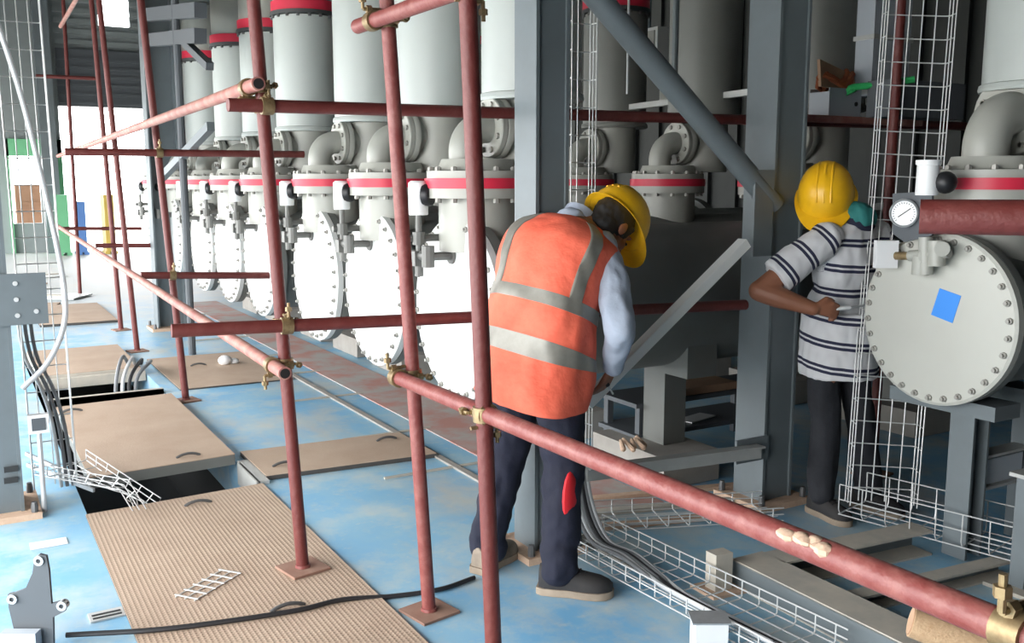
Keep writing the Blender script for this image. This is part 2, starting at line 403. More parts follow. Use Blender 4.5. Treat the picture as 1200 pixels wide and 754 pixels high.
tag(m.build('angle_brace', 'pale_paint', org=q, smooth=0), 'pale slender angle-iron brace slanting down to the worker in the vest', 'brace')
m = MB(); p, q = PY(892, 523, 3.24), PY(688, 549, 3.3); d = (q - p) / 2
m.obox((p + q) / 2, d, YA * .03, Z * .004); m.obox((p + q) / 2 - Z * .03, d, YA * .004, Z * .03)
tag(m.build('horizontal_tie', 'pale_steel', org=q, smooth=0), 'low horizontal pale steel tie bolted to the right-hand column', 'tie')

# ================================================================== SCAFFOLD
PR = .0255
def pipe_mesh(t, name, p, q, m_, r=PR, bore0=True, bore1=True):
    p, q = V(p), V(q); d = (q - p).normalized(); L = (q - p).length; th = .006
    n = max(2, int(L / .25)); prof = [(r - th, .12), (r - th, 0)] + [(r, L * i / n) for i in range(n + 1)] + [(r - th, L), (r - th, L - .12)]
    o = MB().lathe(prof[1:-1], p, d, 16) if not (bore0 or bore1) else None
    if o is None:
        o = MB().lathe([(r - th, 0)] + [(r, L * i / n) for i in range(n + 1)] + [(r - th, L)], p, d, 18)
        o.f.pop(); o.f.pop()
        o.lathe([(r - th, 0), (r - th, .10), (.001, .101)], p, d, 18); o.f.pop(-1)
        o.lathe([(.001, L - .101), (r - th, L - .10), (r - th, L)], p, d, 18); o.f.pop(-1)
    ob = o.build(name, m_, t)
    return ob
def bore_shade(t, p, d):                           # dark disc painting the shade inside an open pipe end
    MB().lathe([(PR - .006, .004), (PR - .006, .012)], p, d, 16).build('bore_shade', 'pipe_bore_shade', t)
def post(label, bpx, tpx, m_='scaffold_red', plate=True, ext=.5, base=None, z0=0.0):
    b = FL(*bpx, z0) if base is None else V(base); tp = PV(*tpx, b); tp = tp + (tp - b).normalized() * ext
    t = thing('scaffold_post', label, 'scaffold post', b)
    MB().cyl(b + Z * .004, tp, PR, 18).build('tube', m_, t)
    if plate:
        s = .082; u = (RT * .75 + FH * .66).normalized(); v_ = Z.cross(u)
        MB().obox(b + Z * .005, u * s, v_ * s, Z * .005).build('base_plate', 'rusty_plate', t, smooth=0)
        MB().lathe([(PR + .006, 0), (PR + .004, .012)], b + Z * .01, Z, 16).build('weld_collar', 'scaffold_worn', t)
    return t, b, tp
def rail(label, p, q, m_='scaffold_red', r=PR, open0=False, name='scaffold_rail'):
    t = thing(name, label, 'scaffold pipe', p)
    MB().tube([V(p) + (V(q) - V(p)) * (i / 12) for i in range(13)], r, 18).build('tube', m_, t)
    if open0:
        d = (V(q) - V(p)).normalized(); MB().lathe([(r - .006, -.002), (r - .0062, .0005)], p, d, 16).build('bore_shade', 'pipe_bore_shade', t)  # dark disc on the solid tube end, shade of the hollow painted on
    return t
_, b1, t1 = post('red scaffold post whose square foot stands on the large chequer plate', (355, 667), (297, 0), z0=.014)
_, b2, t2 = post('red scaffold post whose square foot stands on blue floor beside the black cable', (503, 718), (453, 0), 'scaffold_worn')
_, b3, t3 = post('nearest red scaffold post, passing just in front of the bending worker', None, (548, 0), 'scaffold_red', base=FL(581, 828))
_, b4, t4 = post('slim red scaffold post standing behind the pale chequer plates, before the far column', (218, 470), (165, 0))
_, b5, t5 = post('distant red scaffold post, the nearer of the close pair before the bright doorway', (161, 412), (116, 0), ext=1)
_, b6, t6 = post('distant red scaffold post, the farther of the close pair before the bright doorway', (142, 387), (107, 0), ext=1)
_, b7, t7 = post('farthest thin scaffold post at the left side of the bright doorway', (94, 346), (74, 0), ext=1)
def on(b, t, py):                            # point on a post at image row py
    lo, hi = 0., 1.
    for _ in range(40):
        k = (lo + hi) / 2; p = b + (t - b) * k; v = p - CAM
        y = 377 - FOC * v.dot(UP) / v.dot(FW)
        if y > py: lo = k
        else: hi = k
    return b + (t - b) * ((lo + hi) / 2)
D2 = 2 * PR + .004
# ledgers (run along the row) pass on the -X side of the posts; transoms (across) on the near side
def ledger(label, b, t, py, px0, far, m_, open0=True):
    j = on(b, t, py)
    p = PX(px0, py + (4 if py > 212 else 1), j.x - D2); q = V(far)
    return rail(label, p, q, m_, open0=open0), j
_, j1 = ledger('dusty pink upper scaffold rail running away to the doorway, open end near the camera', b1, t1, 97, 303, PY(68, 183, 14.6), 'scaffold_dusty')
_, j2 = ledger('pale pink lower scaffold rail running away to the doorway from the second post', b1, t1, 434, 334, PY(66, 264, 14.6), 'scaffold_dusty')
p = PX(462, 441, on(b2, t2, 441).x - D2); q = PX(1180, 737, on(b2, t2, 441).x - D2 - .09); q = q + (q - p) * .12
L3a, L3b = p, q
rail('long worn red scaffold rail sweeping from mid picture to the bottom right corner', p, q, 'scaffold_worn')
p = PX(419, 31, on(b2, t2, 31).x - D2); q = PX(515, -3, on(b2, t2, 31).x - D2); q = p + (q - p) * 1.9
L4a, L4b = p, q
rail('worn pink scaffold rail end clamped high on the post left of the nearest post', p, q, 'scaffold_worn')
ya = on(b1, t1, 124).y - D2
T1a, T1b = PY(267, 123, ya), PY(1130, 148, ya + .09)
rail('upper dark red scaffold rail crossing behind both workers at head height', T1a, T1b)
yb = on(b1, t1, 384).y - D2
T2a, T2b = PY(201, 388, yb), PY(880, 357, 3.46)
rail('lower dark red scaffold rail crossing in front of the white tank ends', T2a, T2b)
yc = on(b4, t4, 178).y - D2
rail('thin red scaffold rail crossing before the pipe elbows on the far tanks', PY(76, 178, yc), PY(356, 181, yc))
rail('thin red scaffold rail crossing low before the far white tank ends', PY(165, 323, yc), PY(342, 323, yc))
rail('distant red scaffold rail crossing the lower part of the bright doorway', PY(66, 268, b7.y - D2), PY(166, 268, b7.y - D2))
rail('distant red scaffold rail passing behind the far blue-grey column', PY(112, 288, b6.y - D2), PY(214, 288, b6.y - D2))
rail('thin rusty scaffold rail high on the dark shutter above the doorway', PY(42, 89, b7.y - D2), PY(112, 92, b7.y - D2))
rail('short brown scaffold rail end clamped at the top of the farthest post', PX(71, 31, b7.x - .05), PX(98, -16, b7.x - .05) , 'scaffold_dusty')
# near transom end at the right edge
p = W(1078, 254, 1.45); q = p + RT * .9 - FH * .40 + Z * .004
rail('thick red scaffold pipe entering from the right edge in front of the pressure gauge', p, q, 'scaffold_red', r=.0265)
# mortar lump on the long rail
d = (L3b - L3a).normalized(); a = on(L3a, L3b, 628)
def alongpx(p, q, px):
    lo, hi = 0., 1.
    for _ in range(40):
        k = (lo + hi) / 2; v = p + (q - p) * k - CAM
        if 600 + FOC * v.dot(RT) / v.dot(FW) < px: lo = k
        else: hi = k
    return p + (q - p) * lo
m = MB(); a = alongpx(L3a, L3b, 952)
for i in range(9):
    u = (i - 4) / 4; c = a + d * (u * .055) + Z * (PR * .62 - abs(u) * .004) - XA * (.011 + .005 * math.sin(i * 2.1))
    m.ball(c, (.016, .020, .011 + .004 * math.sin(i * 3)), 8)
tag(m.build('mortar_splash', 'mortar', org=a), 'dried mortar splash stuck on the long worn rail', 'mortar')

# couplers: two clamp bands, saddle and bolts
def coupler(label, c1, d1, c2, d2):
    c1, c2, d1, d2 = V(c1), V(c2), V(d1).normalized(), V(d2).normalized()
    t = thing('scaffold_coupler', label, 'clamp', (c1 + c2) / 2, 'scaffold couplers')
    for c, d in ((c1, d1), (c2, d2)):
        MB().lathe([(PR + .001, -.022), (PR + .008, -.022), (PR + .009, 0), (PR + .008, .022), (PR + .001, .022)], c, d, 18, closed=True).build('clamp_band', 'coupler_zinc', t)
    n = (c2 - c1); n = n.normalized() if n.length > .005 else d1.cross(d2).normalized()
    MB().obox((c1 + c2) / 2, n * .02, d1 * .02, d2 * .02).build('saddle', 'coupler_zinc', t, smooth=0)
    for c, d, s in ((c1, d1, 1), (c2, d2, -1)):
        e = d.cross(n).normalized() * s; b0 = c + e * (PR + .012) - n * .035 * (1 if c is c1 else -1)
        bl = MB().cyl(b0, b0 + n * .085 * (1 if c is c1 else -1), .006, 8).cyl(b0 + n * .012 * (1 if c is c1 else -1), b0 + n * .03 * (1 if c is c1 else -1), .013, 6)
        bl.cyl(b0 + e * .0, b0 + e * .055, .006, 8).cyl(b0 + e * .022, b0 + e * .038, .013, 6).build('bolt', 'coupler_zinc', t)
def near(p, q, x):                            # closest point on line p-q to x
    d = (q - p).normalized(); return p + d * (x - p).dot(d)
def joint(label, b, t, py, p, q):
    j = on(b, t, py); c = near(p, q, j); coupler(label, c, q - p, near(b, t, c), t - b)
j1a = PX(303, 98, j1.x - D2); j2a = PX(334, 438, j2.x - D2)
joint('coupler at the open end of the dusty upper rail', b1, t1, 97, j1a, PY(68, 183, 14.6))
joint('coupler under the open rail end, holding the upper crossing rail', b1, t1, 125, T1a, T1b)
joint('coupler holding the lower crossing rail to the chequer-plate post', b1, t1, 383, T2a, T2b)
joint('coupler at the open end of the pale pink lower rail', b1, t1, 436, j2a, PY(66, 264, 14.6))
joint('coupler at the upper end of the long worn rail', b2, t2, 441, L3a, L3b)
joint('coupler joining the long worn rail to the nearest post', b3, t3, 470, L3a, L3b)
joint('coupler at the end of the high worn pink rail', b2, t2, 31, L4a, L4b)
joint('coupler joining the high worn pink rail to the nearest post', b3, t3, -2, L4a, L4b)
joint('small coupler on the slim post at the thin elbow-height rail', b4, t4, 179, PY(76, 178, yc), PY(356, 181, yc))
joint('small coupler on the slim post at the low thin rail', b4, t4, 324, PY(165, 323, yc), PY(342, 323, yc))
c = alongpx(L3a, L3b, 1190)
coupler('brassy coupler on the long rail at the bottom right corner', c, L3b - L3a, c + XA * D2 * .9, Z)

# ================================================================== SWITCHGEAR TANKS
def make_tank(label, R=.44, es=1.0, zc=.99, L=4.4, back=True, nb=28, cap_m='pale_paint', body_m='body_paint_shaded', nx=.13, near_detail=False):
    """end cap in the plane x = 0, axis along +X"""
    t = thing('switchgear_tank', label, 'gas tank', (0, 0, 0), 'switchgear tanks in a row')
    o = (0, 0, zc)
    MB().lathe([(.001, -.012), (R * .55, -.010), (R * .86, -.002), (R - .012, 0), (R, .008), (R, .042), (R - .006, .045)], o, XA, 56).build('end_cap', cap_m, t, smooth=30)
    MB().lathe([(R - .05, .046), (R, .048), (R, .092), (R - .055, .094), (R - .055, .3), (R - .055, L - .1), (R - .055, L - .09), (R, L - .09), (R, L)], o, XA, 48).build('tank_shell', body_m, t, smooth=30)
    bm_ = MB().lathe([(.0135, 0), (.0135, -.010), (.0105, -.012), (.008, -.012), (.008, -.022), (.001, -.0225)], (0, 0, 0), XA, 8).mesh('bolt', m='dirty_bolt')
    for i in range(nb):
        g = 2 * PI * (i + .5) / nb; inst(bm_, 'bolt', t, (0, math.cos(g) * (R - .03), zc + math.sin(g) * (R - .03)))
    top = zc + R - .06
    def stack(x, parts=True, zb=1.98, dark=False):
        pm = 'tower_paint_shaded' if dark else 'tower_paint'
        MB().lathe([(.185, top - .10), (.185, 1.525)], (x, 0, 0), Z, 36).build('neck', 'tank_paint_shaded', t)
        MB().lathe([(.20, 1.52), (.245, 1.52), (.245, 1.565), (.2, 1.565)], (x, 0, 0), Z, 40, closed=True).build('lower_flange', 'tank_paint_shaded', t, smooth=30)
        MB().lathe([(.1, 1.565), (.25, 1.565), (.25, 1.612), (.1, 1.612)], (x, 0, 0), Z, 40, closed=True).build('red_ring', 'red_ring', t, smooth=30)
        MB().lathe([(.1, 1.612), (.24, 1.612), (.24, 1.645), (.19, 1.65), (.17, 1.70), (.1, 1.70)], (x, 0, 0), Z, 40, closed=True).build('upper_flange', 'tank_paint_shaded', t, smooth=30)
        b = MB()
        for i in range(14):
            g = 2 * PI * (i + .3) / 14; c = V((x + math.cos(g) * .222, math.sin(g) * .222, 1.50)); b.cyl(c, c + Z * .165, .009, 6); b.cyl(c + Z * .145, c + Z * .162, .015, 6); b.cyl(c, c + Z * .018, .015, 6)
        b.build('flange_bolts', 'dirty_bolt', t)['kind'] = 'stuff'
        # elbow rising from the flange and turning towards +X into the interrupter tank
        ex = x - .07; er = .115 * es; tr_ = .073 * es; ez = 1.735 + er
        pts = [V((ex, 0, 1.66)), V((ex, 0, 1.70))] + arc((ex + er, 0, 1.735), -XA, Z, er, 0, PI / 2, 10) + [V((ex + er + .03, 0, ez))]
        MB().tube(pts, tr_, 24).build('elbow', 'tank_paint_shaded', t)
        e = ex + er + .012
        MB().lathe([(.06, 0), (.138 * es, 0), (.142 * es, .006), (.142 * es, .03), (.06, .032)], (e, 0, ez), XA, 30, closed=True).build('elbow_flange', 'tank_paint_shaded', t, smooth=30)
        MB().lathe([(.142 * es, .034), (.145 * es, .04), (.145 * es, .065), (.11, .07), (.11, .3)], (e, 0, ez), XA, 30).build('elbow_pipe', 'tank_paint_shaded', t, smooth=30)
        b = MB()
        for i in range(8):
            g = 2 * PI * (i + .5) / 8; c = V((e - .012, math.cos(g) * .112 * es, ez + math.sin(g) * .112 * es)); b.cyl(c, c + XA * .09, .009, 6); b.cyl(c, c + XA * .014, .015, 6)
        b.build('elbow_bolts', 'dirty_bolt', t)['kind'] = 'stuff'
        cx = x + .30                                           # tall interrupter tank
        MB().lathe([(.165, 1.66), (.165, zb + .01)], (cx, 0, 0), Z, 32).build('spool', 'tank_paint_shaded', t)
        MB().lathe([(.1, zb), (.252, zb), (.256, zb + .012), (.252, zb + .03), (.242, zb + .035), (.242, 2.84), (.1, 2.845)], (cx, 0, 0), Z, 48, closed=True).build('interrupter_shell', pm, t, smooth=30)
        MB().lathe([(.1, 2.846), (.262, 2.846), (.262, 2.875), (.1, 2.875)], (cx, 0, 0), Z, 40, closed=True).build('head_flange', 'dark_flange', t, smooth=30)
        b = MB()
        for i in range(18):
            g = 2 * PI * i / 18; c = V((cx + math.cos(g) * .247, math.sin(g) * .247, 2.825)); b.cyl(c, c + Z * .02, .012, 6)
        b.build('head_bolts', 'dark_bolt', t)['kind'] = 'stuff'
        MB().lathe([(.1, 2.876), (.255, 2.876), (.255, 2.95), (.1, 2.95)], (cx, 0, 0), Z, 40, closed=True).build('red_ring', 'red_ring', t, smooth=30)
        MB().lathe([(.24, 2.951), (.24, 3.3), (.20, 3.42), (.1, 3.47), (.001, 3.48)], (cx, 0, 0), Z, 40).build('head_dome', 'tank_paint_shaded', t, smooth=30)
    stack(nx)
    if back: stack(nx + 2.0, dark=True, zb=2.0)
    # gas density monitor (pale canister, black face) on its valve block
    gx, gy = -.135, .095
    MB().lathe([(.043, 1.44), (.046, 1.445), (.046, 1.59), (.034, 1.60)], (gx, gy, 0), Z, 20).build('monitor_canister', 'white_plastic', t)
    fd = V((.62, -.78, 0)).normalized()
    MB().lathe([(.034, .03), (.052, .034), (.054, .06), (.048, .07), (.001, .071)], (gx, gy, 1.535), fd, 20).build('monitor_face', 'black_plastic', t)
    m = MB().cyl((gx, gy, 1.44), (gx, gy, 1.24), .015, 10).cyl((gx, gy, 1.36), (gx, gy, 1.30), .03, 10).cyl((gx - .05, gy + .02, 1.33), (gx + .13, gy + .02, 1.33), .018, 10)
    m.cyl((gx, gy + .06, 1.25), (gx, gy - .10, 1.25), .024, 10).cyl((gx, gy - .10, 1.20), (gx, gy - .10, 1.30), .03, 10).box(gx - .035, gx + .035, gy - .03, gy + .03, 1.20, 1.27)
    m.cyl((gx, gy, 1.24), (gx, gy, 1.15), .02, 10).cyl((gx, gy - .10, 1.25), (-.005, gy - .10, 1.25), .02, 10).cyl((-.02, gy - .10, 1.25), (-.005, gy - .10, 1.25), .04, 12)
    m.build('valve_block', 'valve_metal', t)
    # saddle legs
    for lx in (1.30, 3.3):
        z1 = zc - R * .8
        m = MB(); m.box(lx - .075, lx + .075, -.09, .09, .17, z1); m.box(lx - .10, lx + .10, -.3, .3, z1 - .06, z1 + .12); m.build('saddle_leg', 'body_paint_shaded', t, smooth=0)
        MB().box(lx - .24, lx + .14, -.30, .34, .004, .17).build('plinth', 'concrete', t, smooth=0)
    return t
TX = 2.04
rows = [(4.05, 'white-ended gas tank nearest the worker in the orange vest, first of the row'),
        (5.08, 'white-ended gas tank second in the row from the bending worker'),
        (6.10, 'white-ended gas tank third in the row from the bending worker'),
        (7.42, 'white-ended gas tank fourth in the row, behind the chequer-plate post'),
        (8.42, 'white-ended gas tank fifth in the row, short of the far column'),
        (9.42, 'white-ended gas tank sixth in the row, beside the far column'),
        (10.75, 'distant gas tank seventh in the row, mostly behind the far column'),
        (11.75, 'most distant gas tank at the end of the row')]
proto = None
for y, lb in rows:
    if proto is None: proto = make_tank(lb); o = proto
    else: o = copy_tree(proto); o['label'] = lb
    o.location = (TX, y, 0)
# the tank at the right edge, set further back
rt = make_tank('large pale tank end at the right with a blue square label and drilled rim', R=.358, es=1.25, zc=1.034, L=3.2, back=False, nb=30, cap_m='cap_paint', body_m='body_paint_shaded', nx=.33)
rt.location = (3.467, 2.49, 0); rt['group'] = 'switchgear tanks in a row'; del rt['group']
ORG2 = V((3.467, 2.49, 0))
def rpart(mb, name, m_, parent=rt, smooth=35):    # world-space mesh as a part of the right tank
    ob = bpy.data.objects.new(name, mb.mesh(name, ORG2, smooth, m_)); C.objects.link(ob); ob.parent = parent; ORG[ob.name] = ORG2; return ob
for ch in list(rt.children):                      # its own gauge set is built apart
    if ch.name.split('.')[0] in ('monitor_canister', 'monitor_face', 'valve_block', 'saddle_leg', 'plinth'): bpy.data.objects.remove(ch)
cs = [PX(*q, 3.4535) for q in ((1101, 338), (1126, 347), (1116, 379), (1091, 369))]
rpart(MB().add(cs + [c + XA * .006 for c in cs], [(0, 1, 2, 3), (7, 6, 5, 4), (0, 1, 5, 4), (1, 2, 6, 5), (2, 3, 7, 6), (3, 0, 4, 7)]), 'square_label', 'blue_label', smooth=0)['label'] = 'plain blue square sticker'
def px(x, y, X=3.397): return PX(x, y, X)
m = MB().cyl(px(1085, 278), px(1085, 322), .028, 14).cyl(px(1066, 300), px(1112, 296), .022, 14).cyl(px(1098, 282), px(1098, 312), .034, 14).cyl(px(1078, 322), px(1080, 300), .034, 14)
m.cyl(px(1085, 300, 3.379), px(1085, 300, 3.467), .03, 14).cyl(px(1104, 292, 3.362), px(1104, 292, 3.46), .03, 12)
rpart(m, 'valve_block', 'tank_paint_shaded')
rpart(MB().cyl(px(1050, 300), px(1068, 300), .017, 12), 'valve_union', 'coupler_zinc')['label'] = 'brass valve union'
mc = px(1038, 298); rpart(MB().obox(mc, RT * .045, FH * .02 + RT * .0, Z * .058), 'valve_cap', 'white_plastic')['label'] = 'white square valve cover'
bp_ = [px(*q, 3.379) for q in ((1046, 227), (1092, 224), (1092, 276), (1060, 284), (1046, 274))]
rpart(MB().add(bp_ + [p + XA * .012 for p in bp_], [(0, 1, 2, 3, 4), (9, 8, 7, 6, 5)] + [(i, (i + 1) % 5, 5 + (i + 1) % 5, 5 + i) for i in range(5)]), 'gauge_bracket', 'shutter', smooth=0)
gc = px(1060, 250, 3.36); gd = (CAM - gc); gd.z = 0; gd = (gd.normalized() * .8 - XA * .5).normalized()
gg = rpart(MB().lathe([(.05, -.03), (.056, -.028), (.058, .012), (.053, .016), (.050, .014), (.050, .008)], gc, gd, 28), 'pressure_gauge', 'galvanized')
rpart(MB().lathe([(.050, .006), (.0505, .0095), (.001, .0096)], gc, gd, 28), 'dial', 'dial_face', gg)
sd = Z.cross(gd).normalized(); up2 = gd.cross(sd)
m = MB().bar(gc + gd * .0115 - sd * .022 - up2 * .016, gc + gd * .0115 + sd * .026 + up2 * .02, .004, .002, gd)
rpart(m, 'needle', 'dial_black', gg, smooth=0)
m = MB()
for i in range(21):
    g = math.radians(-45 + 270 * i / 20); e = sd * math.cos(g) + up2 * math.sin(g); m.bar(gc + gd * .0105 + e * .038, gc + gd * .0105 + e * .045, .0025, .001, gd)
rpart(m, 'dial_marks', 'dial_black', gg, smooth=0)
cc = px(1086, 229, 3.397); rpart(MB().lathe([(.043, 0), (.045, .005), (.043, .12), (.049, .122), (.049, .14), (.001, .141)], cc, Z, 22), 'monitor_canister', 'white_plastic')
rpart(MB().ball(px(1108, 214, 3.43), .045, 14), 'monitor_face', 'black_plastic')
# support frame under the right tank
m = MB(); hbeam(m, 3.62, 2.40, .02, .70, .11, .11, .012, .01); m.box(3.55, 3.72, 2.25, 2.75, .64, .70); rpart(m, 'support_leg', 'steel_paint', smooth=0)
m = MB(); hbeam(m, 4.06, 2.40, .02, .70, .11, .11, .012, .01); m.box(3.97, 4.14, 2.25, 2.75, .64, .70); rpart(m, 'support_leg', 'steel_paint', smooth=0)
m = MB(); hbeam(m, 5.7, 2.49, .02, .70, .12, .12, .012, .01); rpart(m, 'support_leg', 'steel_paint', smooth=0)
for zz in (.44, .30): m = MB().box(3.68, 4.01, 2.36, 2.44, zz, zz + .012); rpart(m, 'shelf_plate', 'pale_steel', smooth=0)
rpart(MB().box(3.72, 3.98, 2.38, 2.42, .315, .425), 'shelf_box', 'pale_box', smooth=0)
# right-hand bench leg and rails at the picture edge
t = thing('bench_frame', 'small grey steel bench frame cut by the right edge below the tank', 'frame', FL(1197, 690))
p = FL(1197, 690)
m = MB(); m.box(p.x - .04, p.x + .04, p.y - .03, p.y + .03, .015, .46); m.build('leg', 'steel_paint', t, smooth=0)
MB().box(p.x - .06, p.x + .3, p.y - .05, p.y + .05, .46, .475).build('top_rail', 'pale_steel', t, smooth=0)
m = MB(); m.box(p.x + .22, p.x + .30, p.y - .03, p.y + .03, .015, .46); m.build('leg', 'steel_paint', t, smooth=0)
MB().box(p.x - .1, p.x + .38, p.y - .12, p.y + .1, 0, .015).build('foot_plate', 'dust_steel', t, smooth=0)

# ================================================================== PLATES OVER THE TRENCH
def handle(t, c, d, L=.13):
    c, d = V(c), V(d).normalized(); MB().tube(bez([c - d * L / 2, c - d * L * .3 + Z * .012, c + Z * .018, c + d * L * .3 + Z * .012, c + d * L / 2], 12), .008, 8).build('handle', 'dark_bolt', t)
def cover(label, x0, x1, y0, y1, z0, th, m_='tread_plate', handles=(), edge='plate_edge', skew=0.0):
    t = thing('trench_cover', label, 'cover plate', ((x0 + x1) / 2, (y0 + y1) / 2, z0), 'plates covering the cable trench')
    q = [(x0, y0, z0), (x1, y0 + skew, z0), (x1, y1 + skew, z0), (x0, y1, z0)]
    MB().hexa([V(p) + Z * (th - .004) for p in q] + [V(p) + Z * th for p in q]).build('plate', m_, t, smooth=0)
    MB().hexa([V(p) for p in q] + [V(p) + Z * (th - .0041) for p in q]).build('plate_rim', edge, t, smooth=0)
    for hx, hy in handles: handle(t, (hx, hy, z0 + th), XA)
    return t
cover('large chequer plate in the foreground carrying a scaffold foot', .45, 1.32, 1.35, 4.84, .001, .012, handles=((.62, 2.9), (.98, 3.35), (.95, 4.72)), skew=.05)
cover('raised chequer plate with a thick front edge behind the open trench', .52, 1.29, 5.28, 7.1, .002, .062, 'dust_plate', edge='body_paint_shaded', handles=((.6, 6.9), (1.05, 5.42)), skew=.06)
cover('dusty brown plate lying across the blue floor beside the trench', 1.36, 2.34, 4.96, 5.5, .001, .028, 'dust_plate', handles=((1.5, 5.1), (2.2, 5.3)), skew=-.07)
cover('dusty brown plate behind the raised chequer plate, by the slim post', 1.42, 2.30, 7.5, 8.95, .001, .014, 'dust_plate', handles=((1.75, 8.4),), skew=-.03)
cover('small dusty plate over the trench before the far cable bundle', .5, 1.28, 8.4, 9.7, .001, .05, 'dust_plate', edge='dust_steel')
cover('distant dusty plate lying on the floor near the bright doorway', .75, 1.55, 11.6, 13.4, .001, .03, 'dust_plate')
# steel angle edging along the trench and the spare kerb piece at the hole
m = MB(); m.box(TX1 - .01, TX1 + .05, 4.9, 5.34, .001, .02); m.box(TX1 - .02, TX1 + .0, 4.9, 5.3, -.1, .02)
tag(m.build('trench_angle', 'pale_steel', org=(TX1, 5.1, 0), smooth=0), 'pale steel angle edging the open trench gap', 'steel angle')
m = MB(); m.box(.5, 1.30, 7.5, 7.56, -.05, .03); m.box(.5, 1.30, 7.5, 7.51, -.09, .03)
tag(m.build('trench_beam', 'dust_steel', org=(.9, 7.5, 0), smooth=0), 'grey steel beam bridging the far open trench', 'beam')
m = MB(); m.box(.5, 1.30, 8.3, 8.36, -.05, .03)
tag(m.build('trench_beam', 'dust_steel', org=(.9, 8.3, 0), smooth=0), 'second grey beam across the far trench, at the small dusty plate', 'beam')
for i in range(4):
    p0 = V((.98 + i * .05, 7.75, -.25)); m = MB().tube(bez([p0, p0 + V((.03, .1, .3)), p0 + V((.12 + i * .02, .35, .45 - i * .02)), p0 + V((.22, .75, .31))], 18), .014, 8)
    tag(m.build('trench_cable', ('cable_grey', 'conduit', 'black_cable', 'cable_grey')[i], org=p0), ('grey cable looping out of the far trench, leftmost of four', 'pale cable looping out of the far trench', 'black cable looping out of the far trench', 'grey cable looping out of the far trench, rightmost of four')[i], 'cable', 'cables looping out of the far trench')
# loose things on the floor
p = [FL(78, 752), FL(200, 744), FL(340, 724), FL(400, 710), FL(460, 702), FL(515, 694), FL(556, 680)]
for i in (0, 1, 2, 3): p[i].z = .013
for i in range(7): p[i] = p[i] + Z * .010
tag(MB().tube(bez(p, 40), .0095, 10).build('floor_cable', 'black_cable', org=p[3]), 'black cable lying across the chequer plate and blue floor', 'cable')
t = thing('tray_offcut', 'small pale wire tray offcut lying on the large chequer plate', 'wire offcut', FL(245, 690) + Z * .013)
c = FL(245, 690) + Z * .016; u = (FL(275, 672) - FL(218, 706)); u.z = 0; u = u.normalized(); v_ = Z.cross(u)
for k in (-.045, .0, .045): MB().bar(c - u * .14 + v_ * k, c + u * .14 + v_ * k, .004, .004).build('wire', 'wire', t, smooth=0)
for k in range(6): a = c + u * (-.13 + k * .052); MB().bar(a - v_ * .055 + Z * .004, a + v_ * .055 + Z * .004, .006, .004).build('wire', 'wire', t, smooth=0)
t = thing('vent_grate', 'small white slotted plate on the blue floor beside the chequer plate', 'grate', FL(125, 722))
c = FL(125, 722) + Z * .004; a = (FL(143, 718) - FL(107, 726)); a.z = 0; a = a.normalized(); b = Z.cross(a)
MB().obox(c, a * .06, b * .04, Z * .003).build('plate', 'wire', t, smooth=0)
for k in (-.02, .008): MB().obox(c + b * k + Z * .004, a * .05, b * .006, Z * .001).build('slot', 'recess_shade', t, smooth=0)
c = FL(57, 638) + Z * .003; tag(MB().obox(c, V((.075, .0, 0)), V((0, .045, 0)), Z * .0012).build('paper_scrap', 'white_plastic', org=c, smooth=0), 'pale scrap of paper on the blue floor near the left column', 'paper')
c = FL(208, 437) + Z * .03
tag(MB().ball(c + V((.42, .1, .02)), (.06, .05, .045), 10).ball(c + V((.5, .12, .0)), (.05, .04, .03), 10).build('plastic_bag', 'white_plastic', org=c), 'crumpled white scrap on the dusty plate by the slim post', 'scrap')
# bracket in the bottom left corner
t = thing('bracket', 'dark grey cut steel bracket with three eyelets in the bottom left corner', 'bracket', FL(42, 770))
o_ = FL(42, 770); d_ = (o_ - CAM).dot(FW)
def bp2(x, y): return PV(x, y, o_)
poly = [(24, 772), (10, 712), (9, 697), (17, 695), (30, 690), (38, 672), (40, 656), (46, 650), (54, 652), (57, 668), (60, 708), (74, 704), (79, 708), (76, 717), (62, 724), (63, 772)]
P = [bp2(*q) for q in poly]; n = len(P); th = FH * .012
MB().add(P + [q + th for q in P], [list(range(n))[::-1], list(range(n, 2 * n))] + [(i, (i + 1) % n, n + (i + 1) % n, n + i) for i in range(n)]).build('bracket_plate', 'shutter', t, smooth=0)
for x, y in ((46, 657), (15, 702), (73, 710)):
    MB().lathe([(.008, -.008), (.017, -.008), (.017, .018), (.008, .018)], bp2(x, y), FH, 16, closed=True).build('eyelet', 'galvanized', t)
MB().obox(bp2(30, 750) - FH * .03, RT * .06, Z * .045, FH * .02).build('foot_block', 'pale_box', t, smooth=0)

